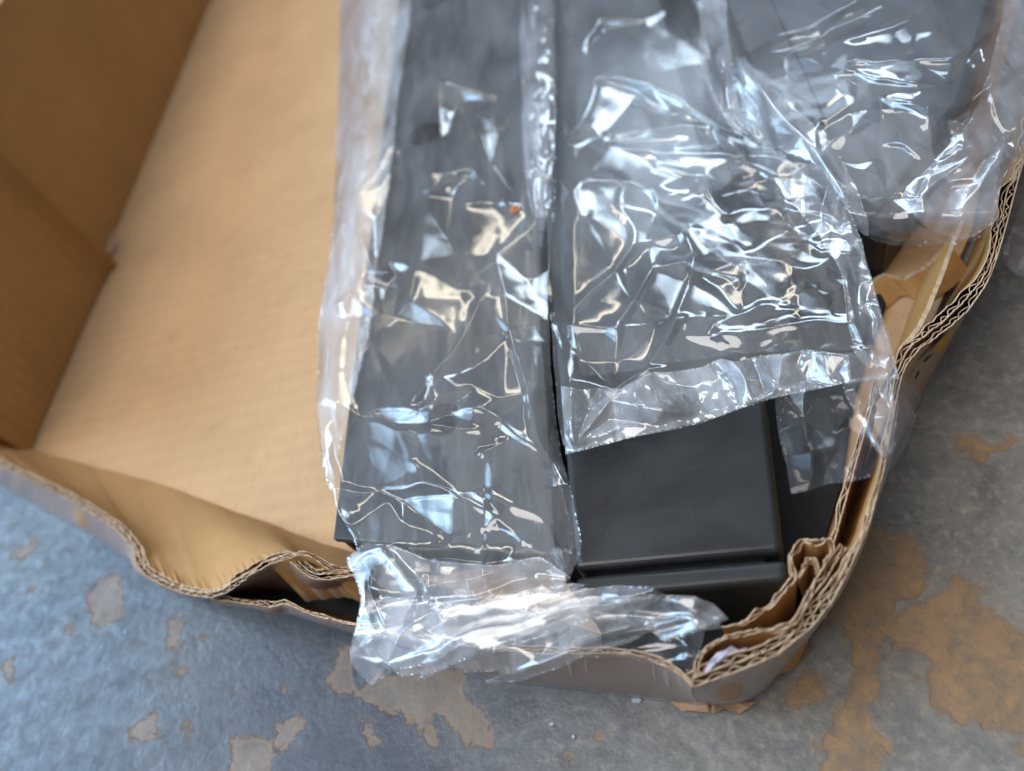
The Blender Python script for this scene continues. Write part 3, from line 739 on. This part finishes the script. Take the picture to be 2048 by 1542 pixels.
# --- left sleeve
B1 = (560, -100, 1230, 1420)
R1 = [
    [(888, 160, 7), (925, 225, 6), (960, 290, 5), (985, 340, 4), (1010, 397, 5)], [(888, 160, 7), (915, 205, -2), (922, 255, -2.5), (955, 320, -2), (1010, 397, 5)],
    [(845, 237, 2), (888, 160, 7)], [(888, 160, 7), (878, 285, 0), (885, 320, 5), (945, 347, 5)], [(845, 237, 2), (880, 285, 0)],
    [(772, 295, 5), (800, 310, 4), (850, 340, 5), (900, 346, 4), (945, 347, 5), (1010, 397, 5)], [(830, 382, 0), (870, 362, 4), (950, 353, -1), (1010, 397, 5)],
    [(772, 295, 5), (778, 340, -1), (830, 382, 0)], [(830, 382, 0), (905, 400, 1), (930, 408, 5), (1010, 403, 5), (1060, 398, 3)],
    [(780, 520, 4), (836, 534, 7), (822, 600, 6), (785, 636, 2), (775, 580, -1), (780, 520, 4)], [(748, 540, 6), (765, 545, 8), (800, 548, 2)],
    [(655, 612, 8), (680, 606, 9), (705, 585, 6), (718, 555, 4)], [(640, 630, 3), (700, 640, 0), (760, 635, 3), (785, 636, 2)],
    [(700, 400, 4), (718, 480, 6), (720, 560, 4)], [(745, 430, -2), (755, 520, -1)],
    [(985, 505, 3), (962, 600, 5), (930, 680, 6), (862, 748, 6)], [(985, 505, 3), (1012, 590, 6), (1030, 660, 5), (1058, 790, 6), (1085, 880, 5), (1125, 975, 6)],
    [(985, 505, 3), (1060, 560, 1), (1100, 640, 3)], [(862, 748, 6), (945, 735, 0), (1022, 672, 3)], [(862, 748, 6), (855, 800, 0)],
    [(803, 856, 0), (828, 815, 6), (868, 803, 7), (900, 822, 2), (945, 803, 7), (1005, 842, 5), (1062, 885, 5), (1085, 905, 5)], [(803, 856, 0), (870, 847, 5), (950, 852, 6), (1000, 852, 3), (1062, 885, 5)],
    [(950, 770, 4), (1010, 797, 5), (1055, 790, 4)],
    [(660, 800, 3), (720, 840, 1), (803, 862, 5), (900, 868, 5), (1000, 880, 4)],
    [(634, 812, 8), (644, 900, 7), (656, 975, 7), (700, 1058, 8), (719, 1108, 6)], [(652, 815, 2), (664, 900, 0), (675, 980, 0)],
    [(656, 980, 6), (740, 985, 2), (800, 1003, -1), (815, 975, 5), (850, 961, 7), (905, 988, 5), (1000, 1042, 6), (1055, 1085, 4)],
    [(830, 925, 5), (905, 985, 5)], [(965, 905, 5), (955, 985, 3)], [(965, 905, 5), (1020, 880, 4)],
    [(955, 985, 3), (1030, 1012, 6), (1105, 1040, 5), (1112, 1100, 4)],
    [(770, 1010, 4), (795, 1050, 3)], [(780, 1105, 4), (900, 1112, 5), (1010, 1124, 4)], [(900, 1080, 4), (1000, 1065, 3), (1060, 1085, 4)],
    [(1040, -60, 4), (1042, 150, 5), (1050, 280, 5), (1060, 420, 4)], [(1074, -60, 8), (1076, 150, 9), (1080, 300, 8), (1085, 430, 6)], [(1108, -60, 3), (1112, 150, 4), (1110, 300, 3), (1105, 430, 4)],
    [(790, 45, 2), (850, 43, 6)], [(740, 120, 4), (800, 200, 3), (790, 260, 2)], [(960, 50, 2), (1000, 200, 4), (1010, 260, 3)],
]
rr1 = blur(ridges_raster(R1, B1, 5, 120, .8), 3)*.60+blur(crease_lines(stray_creases(B1, 16, 2, 1.5, .25, (200, 480), (.4, 1.1)), 3, 1.0, (7, 12, 26, 55)), 3)+blur(crease_lines(R1, 1, .12, (5, 8, 10, 18)), 1)
c1a = blur(crumple(B1, 150, .5, 21, 1.5, 2.6), 4)+blur(crumple(B1, 46, .32, 23, 1.52, 9.0), 6); c1b = blur(crumple(B1, 18, .035, 22, .3, 1.8), 1)
def edge_x(py): return 785-.119*py
def z1(px, py):
    ex = edge_x(py)-15
    z = .0600-.034*ss(0, 1, (ex-px)/150.0)
    z = z-.004*ss(1060, 1140, px)*(1-ss(900, 1000, py))
    drop = ss(1290, 1400, py); z = z+.004*ss(1080, 1180, py)-.040*drop
    return z
sleeve = empty('plastic_sleeve', (-.12, .3, .06)); tag(sleeve, 'crumpled clear plastic sleeve over the left channel, its end hanging over the box front', 'plastic film')
OUT1 = [(690, -110), (678, 60), (676, 200), (670, 380), (660, 520), (640, 620), (636, 700), (632, 800), (640, 900), (650, 970), (668, 1010), (700, 1062), (718, 1112), (760, 1180), (850, 1200), (960, 1190), (1060, 1185), (1130, 1180), (1160, 1110), (1165, 1080), (1145, 990), (1118, 890), (1104, 760), (1096, 640), (1100, 500), (1112, 380), (1112, 200), (1108, 0), (1105, -110)]
film('top_layer', OUT1, z1, [rr1, c1a, c1b], M_film1, sleeve, 3.2, 1, 1.5, 3)
c1c = blur(crumple(B1, 110, 1.0, 31, 1.5, 3.0), 6); c1d = blur(crumple(B1, 40, .25, 32, 1.4, 4.0), 3)
film('under_layer', [(x+(14 if x < 900 else -16), y) for x, y in OUT1], lambda px, py: np.maximum(z1(px, py)-.0028, .012), [c1c*.8, c1d], M_film2, sleeve, 4.5, 1, 2.5, 5)
EDGE = [(690, -110), (678, 60), (676, 200), (670, 380), (660, 520), (640, 620), (636, 700), (633, 800), (642, 905), (652, 975), (668, 960), (690, 850), (715, 760), (742, 650), (752, 560), (768, 440), (784, 330), (795, 200), (812, 90), (822, 0), (825, -110)]
film('side_fold', EDGE, lambda px, py: z1(px, py)+.0025, [blur(crumple(B1, 34, .9, 25, 1.52, 9.0), 4), rr1*.6], M_filme, sleeve, 3.2, 1, 2.0, 6)
EDGE2 = [(690, -110), (679, 60), (677, 200), (671, 380), (661, 520), (642, 620), (650, 660), (690, 560), (712, 430), (728, 300), (735, 150), (750, 20), (755, -110)]
film('side_fold', EDGE2, lambda px, py: z1(px, py)+.0042, [blur(crumple(B1, 30, .9, 26, 1.5, 9.0), 4)], M_filmw, sleeve, 3.2, 1, 2.0, 7)
# skirt of the sleeve end: several loose torn layers over the front wall
SK = [
    ([(690, 1118), (730, 1085), (790, 1090), (860, 1120), (990, 1130), (1080, 1112), (1135, 1150), (1125, 1185), (1060, 1205), (960, 1235), (905, 1225), (890, 1262), (896, 1278), (880, 1308), (850, 1312), (812, 1300), (800, 1330), (742, 1372), (718, 1350), (702, 1325), (698, 1300), (712, 1250), (722, 1200), (712, 1160)], M_films, 41),
    ([(722, 1200), (860, 1190), (1000, 1195), (1140, 1165), (1180, 1168), (1060, 1215), (960, 1240), (1100, 1216), (1240, 1195), (1330, 1190), (1290, 1215), (1140, 1258), (1000, 1300), (940, 1330), (860, 1352), (835, 1366), (842, 1348), (806, 1352), (740, 1320), (708, 1270)], M_films, 42),
    ([(900, 1190), (1100, 1185), (1230, 1170), (1300, 1174), (1332, 1190), (1390, 1192), (1428, 1208), (1458, 1238), (1438, 1248), (1452, 1256), (1400, 1262), (1330, 1284), (1300, 1262), (1262, 1286), (1200, 1300), (1105, 1340), (1040, 1362), (958, 1368), (1010, 1342), (930, 1345), (860, 1300)], M_films, 43),
    ([(760, 1190), (880, 1205), (1050, 1215), (1200, 1190), (1270, 1196), (1180, 1240), (1010, 1290), (900, 1330), (832, 1362), (850, 1330), (790, 1340), (735, 1300)], M_films, 44),
]
SK.append(([(1170, 1222), (1260, 1196), (1340, 1196), (1445, 1238), (1410, 1262), (1402, 1300), (1384, 1344), (1320, 1332), (1240, 1312), (1150, 1316), (1120, 1290)], M_film, 45))
BS = (660, 1040, 1500, 1400)
RS = [
    [[(745, 1375, 2), (785, 1285, 8), (798, 1250, 9), (835, 1180, 4)], [(785, 1285, 8), (745, 1215, 7), (738, 1180, 4)], [(700, 1312, 2), (750, 1325, 6), (785, 1310, 3)], [(835, 1140, 0), (840, 1215, -3), (838, 1260, -2)], [(785, 1285, 8), (835, 1300, 6), (880, 1305, 6), (892, 1275, 4)], [(860, 1195, 4), (950, 1190, 6), (1060, 1165, 5)], [(760, 1100, 4), (830, 1180, 4)]],
    [[(880, 1215, 2), (960, 1200, 5), (1060, 1185, 5), (1180, 1160, 4)], [(820, 1330, 2), (950, 1285, 6), (1080, 1250, 4), (1220, 1210, 6), (1320, 1190, 3)], [(860, 1300, 0), (1000, 1260, -2), (1150, 1230, 0)], [(800, 1350, 2), (900, 1330, 5), (1000, 1300, 2)]],
    [[(960, 1362, 1), (1080, 1320, 5), (1180, 1280, 3), (1260, 1250, 6)], [(1300, 1240, 2), (1380, 1225, 8), (1440, 1245, 4)], [(1320, 1280, 2), (1400, 1250, 6), (1450, 1240, 3)], [(1330, 1195, 2), (1390, 1215, 6)], [(1100, 1290, -2), (1200, 1245, -1)], [(1250, 1190, 5), (1310, 1180, 7)]],
]
RS.append([[(760, 1330, 2), (900, 1285, 6), (1050, 1245, 4), (1200, 1210, 5)], [(840, 1355, 1), (960, 1305, 5), (1100, 1255, 3)]])
RS.append([[(1150, 1300, 2), (1260, 1260, 4), (1400, 1240, 3)], [(1330, 1200, 2), (1370, 1270, 4), (1380, 1335, 1)], [(1220, 1225, 3), (1330, 1260, 4), (1390, 1300, 2)]])
for k, (ol, mt, sd) in enumerate(SK):
    rs = blur(ridges_raster(RS[k], BS, sd, 70, .4), 4)*.4+blur(crease_lines(RS[k], sd, .5, (5, 9, 14, 30))+crease_lines(stray_creases(BS, 22, sd+5, -.3, .16, (120, 360), (.5, 1.4)), sd+6, 1.0, (5, 8, 12, 24)), 1); cs = blur(crumple(BS, 30, .6, sd+10, -.3, 8.0), 4); cs2 = cs*0
    dz = .0015*k if k < 4 else -.001
    def zs_(px, py, dz=dz, k=k):
        z = .0655+dz-.004*ss(1190, 1240, py)*ss(1100, 1300, px)
        fall = ss(0, 1, (py-(1255+.08*(px-700)))/140.0)
        return z-.016*fall
    film('loose_end', ol, zs_, [rs, cs, cs2], mt, sleeve, 3.0, 0, 1.2, sd+3)

# --- right sleeve
B2 = (1060, -100, 1880, 1020)
R2 = [
    [(1110, 20, 3), (1200, 40, 5), (1290, 45, 7), (1330, 20, 4), (1340, -40, 3)], [(1120, 75, 2), (1170, 105, 5), (1200, 60, 1)], [(1120, 75, 2), (1190, 60, 6), (1170, 105, 5)],
    [(1100, 300, 4), (1125, 230, 3), (1150, 182, 5), (1190, 160, 6)], [(1190, 160, 6), (1160, 250, 7), (1122, 298, 5)], [(1190, 160, 6), (1210, 160, 7), (1300, 178, 8), (1380, 210, 6), (1440, 260, 7), (1480, 275, 6)], [(1210, 165, 4), (1270, 195, 0), (1350, 240, 1), (1420, 270, 5)],
    [(1200, 285, 3), (1300, 262, 6), (1370, 250, 7), (1420, 258, 5), (1470, 310, 6)], [(1200, 285, 3), (1250, 290, 0), (1370, 283, 6), (1440, 300, 0), (1480, 315, 6), (1560, 318, 6), (1640, 330, 7)], [(1210, 300, 4), (1350, 302, 5), (1480, 315, 6)],
    [(1190, 282, 2), (1160, 320, 4), (1152, 390, 8), (1158, 440, 7), (1178, 436, 6), (1180, 350, 5), (1190, 282, 2)], [(1110, 362, 4), (1180, 362, 6), (1260, 362, 6), (1320, 365, 5), (1380, 385, 3)],
    [(1240, 365, 5), (1232, 410, 6), (1270, 450, 6), (1265, 490, 7), (1235, 540, 5), (1165, 600, 6), (1148, 625, 5)], [(1310, 370, 7), (1325, 385, 7), (1318, 420, 2), (1380, 385, 3)], [(1380, 385, 3), (1300, 480, 5), (1250, 530, 2)],
    [(1370, 457, 8), (1340, 490, 3), (1310, 540, 6), (1270, 600, 7), (1225, 655, 7), (1150, 645, 5)], [(1370, 457, 8), (1388, 520, 9), (1385, 570, 6), (1350, 640, 8), (1320, 690, 6), (1300, 725, 4)], [(1388, 520, 9), (1400, 555, 2)],
    [(1370, 640, 8), (1300, 660, 3), (1225, 655, 7)], [(1225, 655, 7), (1230, 720, 2), (1240, 775, 4)], [(1240, 775, 4), (1300, 730, 6), (1360, 730, 4)],
    [(1320, 330, 4), (1400, 350, 6), (1420, 400, 5), (1450, 430, 6)], [(1400, 350, 6), (1480, 390, 1), (1560, 420, 5), (1650, 440, 5)], [(1480, 330, 6), (1550, 360, 5), (1580, 460, 3)], [(1560, 420, 5), (1600, 500, 5), (1700, 520, 6)], [(1500, 520, 5), (1580, 530, 6), (1720, 525, 5)],
    [(1440, 660, 6), (1520, 655, 6), (1600, 640, 5), (1690, 645, 5)], [(1440, 660, 6), (1445, 700, 2), (1490, 705, 4)], [(1360, 680, 4), (1480, 625, 6), (1560, 600, 4)],
    [(1690, 560, 5), (1700, 640, 7), (1720, 700, 5), (1780, 740, 5)], [(1640, 330, 7), (1690, 420, 6), (1730, 520, 5), (1770, 650, 4)],
    [(1110, 500, 6), (1112, 620, 4), (1125, 760, 6), (1128, 860, 5)], [(1150, 640, 5), (1160, 720, 0)],
]
rr2 = blur(ridges_raster(R2, B2, 6, 120, .9), 3)*.66+blur(crease_lines(R2, 2, .13, (5, 8, 10, 18)), 1)
_gx, _gy = np.meshgrid(GX0+GS*np.arange(RW_), GY0+GS*np.arange(RH_))
crk = (ss(1330, 1450, _gx)*ss(300, 380, _gy)).astype(np.float32)
c2a = blur(crumple(B2, 150, .6, 51, .9, 2.6), 4); c2b = blur(crumple(B2, 15, .20, 52, .1, 2.2), 1)*(.06+.75*crk)
def z2(px, py):
    z = .0605+.0035*ss(1500, 1650, px)+.003*ss(300, 0, py)-.004*ss(1150, 1105, px)
    return z-.010*ss(1800, 1850, px)
sl2 = empty('plastic_sleeve', (-.03, .3, .06)); tag(sl2, 'clear plastic sleeve with bright wrinkles and a cut hem over the square tube', 'plastic film')
OUT2 = [(1060, -110), (1085, 100), (1085, 300), (1092, 450), (1100, 620), (1105, 700), (1112, 780), (1118, 850), (1130, 906), (1200, 888), (1300, 865), (1400, 845), (1480, 816), (1560, 792), (1640, 776), (1700, 765), (1760, 760), (1795, 755), (1790, 720), (1775, 660), (1745, 560), (1725, 490), (1690, 410), (1660, 345), (1600, 300), (1520, 280), (1480, 250), (1430, 150), (1405, 40), (1400, -110)]
film('top_layer', OUT2, z2, [rr2, c2a, c2b], M_film, sl2, 3.2, 1, 1.2, 8)
HEM = [(1122, 770), (1160, 778), (1200, 775), (1240, 777), (1300, 745), (1350, 742), (1400, 735), (1440, 718), (1475, 722), (1510, 712), (1560, 708), (1615, 698), (1680, 708), (1740, 700), (1788, 720), (1800, 758), (1700, 766), (1640, 777), (1560, 794), (1480, 818), (1400, 848), (1300, 868), (1200, 891), (1131, 909)]
BH = (1090, 660, 1840, 940)
RH = [[(1125, 775, 4), (1140, 830, 7), (1150, 880, 3)], [(1150, 880, 2), (1230, 800, 7), (1300, 760, 3)], [(1240, 777, 5), (1330, 820, 8), (1400, 835, 2)], [(1460, 720, 6), (1480, 760, 7), (1500, 800, 4)], [(1500, 715, 2), (1520, 780, 0)], [(1560, 708, 6), (1545, 770, 6)], [(1620, 700, 4), (1640, 760, 0)], [(1690, 708, 6), (1700, 760, 4)], [(1130, 900, 1), (1300, 858, 2.2), (1480, 808, 2), (1640, 770, 1)]]
rh = blur(ridges_raster(RH, BH, 9, 50, .9), 1); ch = blur(crumple(BH, 20, .55, 55, .9, 1.5), 1); ch2 = blur(crumple(BH, 10, .15, 56, 0, 1.4), 1)
film('hem', HEM, lambda px, py: z2(px, py)+.0022, [rh, ch, ch2], M_filmh, sl2, 3.2, 0, 1.0, 12)
# tail of the sleeve lying over the right wall
TAIL = [(1548, 790), (1640, 770), (1720, 755), (1795, 745), (1812, 790), (1831, 832), (1820, 870), (1800, 915), (1772, 948), (1720, 960), (1660, 968), (1612, 984), (1580, 990), (1572, 930), (1556, 860)]
BT = (1550, 720, 1860, 1010)
RT = [[(1705, 770, 5), (1720, 800, 4), (1745, 850, 5), (1770, 905, 7), (1795, 912, 5)], [(1705, 830, 2), (1690, 850, 8), (1705, 852, 3)], [(1720, 820, 6), (1700, 860, 2)], [(1715, 960, 3), (1745, 940, 7), (1770, 935, 5)], [(1790, 755, 6), (1800, 840, 3), (1775, 900, 4)], [(1610, 830, 3), (1625, 900, 5), (1615, 960, 3)], [(1640, 790, 3), (1680, 850, 1)]]
rt = blur(ridges_raster(RT, BT, 14, 45, .8), 1); ct = blur(crumple(BT, 24, .5, 58, 1.2, 1.6), 1)
def zt(px, py): return .0670-.003*ss(1700, 1560, px)-.012*ss(1780, 1835, px)
film('loose_end', TAIL, zt, [rt*.7, ct*.3], M_film2, sl2, 3.0, 0, 1.4, 15)
film('loose_end', [(1680, 760), (1795, 745), (1800, 800), (1790, 850), (1790, 905), (1760, 915), (1735, 870), (1700, 810)], lambda px, py: zt(px, py)+.002, [rt*.7, blur(crumple(BT, 20, .5, 59, 1.2, 2), 1)], M_filmw, sl2, 3.0, 1, 1.5, 16)
# crumpled white side band of the sleeve
BAND = [(1660, 340), (1700, 420), (1735, 520), (1765, 640), (1790, 730), (1720, 735), (1695, 660), (1690, 580), (1660, 500), (1610, 440), (1570, 380), (1590, 330)]
film('side_fold', BAND, lambda px, py: z2(px, py)+.003, [blur(crumple(B2, 24, .8, 61, 1.1, 1.4), 1), c2b, rr2*.6], M_filmw, sl2, 3.2, 1, 2.5, 17)
# lower layer seen beneath
c2c = blur(crumple(B2, 110, 1.0, 71, .8, 2.6), 6)
film('under_layer', [(1112, -110), (1118, 300), (1122, 760), (1300, 735), (1480, 705), (1680, 700), (1740, 700), (1700, 500), (1600, 320), (1440, 230), (1400, 60), (1390, -110)], lambda px, py: z2(px, py)-.0035, [c2c, c2b], M_film2, sl2, 4.5, 1, 2.0, 18)
# rolled seam between the two sleeves
BR = (1020, -120, 1130, 460)
SEAM = [(1038, -110), (1040, 60), (1042, 200), (1048, 320), (1058, 420), (1080, 440), (1102, 430), (1108, 330), (1112, 200), (1110, 60), (1106, -110)]
def zr(px, py):
    c_ = 1074+.02*py; return .0640+.0055*np.sqrt(np.clip(1-((px-c_)/40.)**2, 0, 1))
film('rolled_seam', SEAM, zr, [blur(crumple(BR, 12, .45, 81, 1.5, 2.0), 1), blur(crumple(BR, 30, .6, 82, 1.5, 2.0), 1)], M_filmw, sl2, 2.6, 1, 2.0, 19)

# --- bag at upper right
B3 = (1360, -110, 2180, 540)
R3 = [
    [(1482, 122, 9), (1520, 90, 8), (1570, 65, 6), (1640, 50, 7), (1730, -10, 9), (1790, -60, 8)], [(1482, 122, 9), (1600, 108, 9), (1700, 80, 8), (1790, 50, 8), (1850, 15, 9), (1900, -40, 9)], [(1520, 105, 2), (1640, 75, 1), (1780, 10, 3)],
    [(1668, 130, 9), (1740, 128, 7), (1830, 120, 6), (1900, 112, 10), (1960, 85, 8), (2020, 30, 9), (2080, -40, 8)], [(1668, 130, 9), (1720, 155, 6), (1820, 163, 7), (1895, 160, 7), (1920, 112, 2)], [(1680, 165, 6), (1760, 195, 4), (1850, 210, 8)],
    [(1482, 122, 9), (1475, 60, 7), (1510, 20, 8), (1560, 10, 4)], [(1482, 122, 9), (1530, 190, 8), (1600, 275, 8), (1640, 310, 7), (1690, 400, 4), (1725, 465, 3)], [(1575, 100, 1), (1578, 150, -1), (1575, 200, 3)],
    [(1850, 210, 8), (1940, 205, 7), (1990, 180, 9), (2050, 120, 8)], [(1850, 210, 8), (1900, 240, 3), (1880, 330, 5)], [(1640, 290, 5), (1720, 250, 6), (1760, 230, 3)], [(1990, 180, 9), (2000, 260, 3), (2040, 250, 6)],
    [(1850, 395, 6), (1900, 370, 3), (1960, 350, 6), (2030, 300, 5)], [(1860, 400, 5), (1870, 340, 4), (1930, 290, 7)], [(1740, 440, 4), (1780, 470, 5), (1850, 465, 3)], [(1630, 260, 5), (1650, 360, 2)],
]
rr3 = blur(ridges_raster(R3, B3, 7, 130, .9), 3)*.85+blur(crease_lines(R3, 3, .22, (6, 10, 16, 30)), 1)
c3a = blur(crumple(B3, 160, .8, 91, -.4, 2.4), 4); c3b = blur(crumple(B3, 18, .12, 92, -.4, 2.2), 1)
def z3(px, py):
    bul = np.exp(-(((px-1800)/260.)**2+((py-130)/240.)**2))
    return .0665+.016*bul+.004*np.exp(-(((px-1480)/60.)**2+((py-110)/120.)**2))-.010*ss(420, 495, py)
bag = empty('plastic_bag', (.08, .25, .07)); tag(bag, 'bulging clear plastic bag with radiating folds draped onto the right box wall', 'plastic film')
OUT3 = [(1385, -120), (1395, 30), (1408, 140), (1440, 220), (1490, 275), (1560, 290), (1640, 300), (1680, 370), (1715, 445), (1742, 482), (1790, 490), (1850, 492), (1910, 490), (1965, 475), (1995, 455), (2000, 410), (1985, 395), (2030, 350), (2060, 300), (2120, 200), (2170, 60), (2170, -120)]
film('top_layer', OUT3, z3, [rr3, c3a, c3b], M_filmb, bag, 3.4, 1, 1.8, 24)
film('under_layer', [(1400, -120), (1420, 100), (1500, 240), (1640, 290), (1700, 400), (1760, 470), (1900, 470), (1970, 430), (2040, 300), (2150, 60), (2150, -120)], lambda px, py: z3(px, py)-.005, [blur(crumple(B3, 120, .9, 95, .8, 2.4), 6), c3b], M_film2, bag, 4.5, 1, 2.0, 25)
# milky gathered tip on the wall, and twisted strip at the knot
LOW = [(1600, 270), (1680, 235), (1760, 215), (1850, 225), (1930, 250), (2010, 280), (1990, 380), (1998, 440), (1930, 482), (1850, 488), (1745, 478), (1700, 420), (1655, 345)]
film('crinkled_fold', LOW, lambda px, py: z3(px, py)+.0025, [blur(crumple(B3, 30, .55, 96, .2, 2.0), 1), blur(crumple(B3, 80, 1.2, 94, -.6, 2.0), 3), rr3*.5], M_filmb, bag, 3.2, 1, 3.0, 29)
TIP = [(1790, 400), (1850, 350), (1930, 250), (1975, 170), (2000, 60), (2020, -110), (2170, -115), (2150, 60), (2100, 220), (2040, 310), (1990, 380), (2000, 440), (1960, 470), (1900, 480), (1850, 450)]
film('gathered_tip', TIP, lambda px, py: z3(px, py)+.003, [blur(crumple(B3, 30, 1.0, 97, -.9, 2.5), 1), c3b], M_filmw, bag, 3.4, 1, 3.0, 26)
STRIP = [(1392, -110), (1400, 40), (1395, 130), (1420, 190), (1468, 262), (1482, 274), (1492, 262), (1475, 200), (1465, 130), (1455, 60), (1450, -110)]
film('twisted_strip', STRIP, lambda px, py: z3(px, py)+.004, [blur(crumple((1360, -120, 1520, 300), 22, .9, 98, 1.4, 3.5), 1), rr3*.5], M_filmw, bag, 2.6, 1, 1.5, 27)
FOLD = [(1484, 100), (1500, 135), (1560, 190), (1640, 260), (1700, 340), (1745, 470), (1725, 475), (1680, 400), (1640, 330), (1560, 300), (1500, 280), (1488, 200)]
film('side_fold', FOLD, lambda px, py: z3(px, py)+.0035, [blur(crumple((1460, 80, 1760, 500), 30, .8, 99, .9, 2.5), 1), rr3*.7], M_filmw, bag, 3.0, 1, 1.5, 28)

# --- small loose things
scrap = empty('film_scrap', tuple(at(2040, 480, 0))); tag(scrap, 'bit of crumpled clear film on the floor outside the right box wall', 'plastic scrap')
BX = (1960, 350, 2180, 580)
film('film_sheet', [(2000, 520), (2030, 440), (2060, 380), (2150, 380), (2160, 540), (2080, 560), (2030, 548)], lambda px, py: .008+0*px, [blur(crumple(BX, 26, 1.6, 101, .6, 1.6), 1)], M_filmw, scrap, 3.2, 1, 3.0, 31)
def loose(name, pts, z, th, mat, label, cat, sd, wob=.0008, group=None):
    o = flake(name, pts, z, th, mat, None, wob, sd); return tag(o, label, cat, group)
zt_ = .0655
loose('cardboard_crumb', [(1022, 414), (1032, 411), (1044, 418), (1040, 424), (1028, 427), (1020, 424)], zt_+.004, .0008, M_rust, 'small orange crumb lying on the left clear sleeve near the seam', 'crumb', 3)
loose('paint_fleck', [(1098, 1448), (1103, 1444), (1109, 1446), (1106, 1451), (1100, 1452)], .0006, .0004, M_lint, 'pale fleck on the floor below the box front, left one of two', 'fleck', 8, .0001)
loose('paint_fleck', [(1143, 1472), (1147, 1468), (1151, 1473), (1148, 1478), (1144, 1477)], .0006, .0004, M_lint, 'pale fleck on the floor below the box front, right one of two', 'fleck', 9, .0001)
loose('paint_fleck', [(1262, 1398), (1275, 1395), (1284, 1400), (1278, 1406), (1266, 1405)], .0006, .0004, M_lint, 'bluish white fleck on the floor right against the box front', 'fleck', 10, .0001)
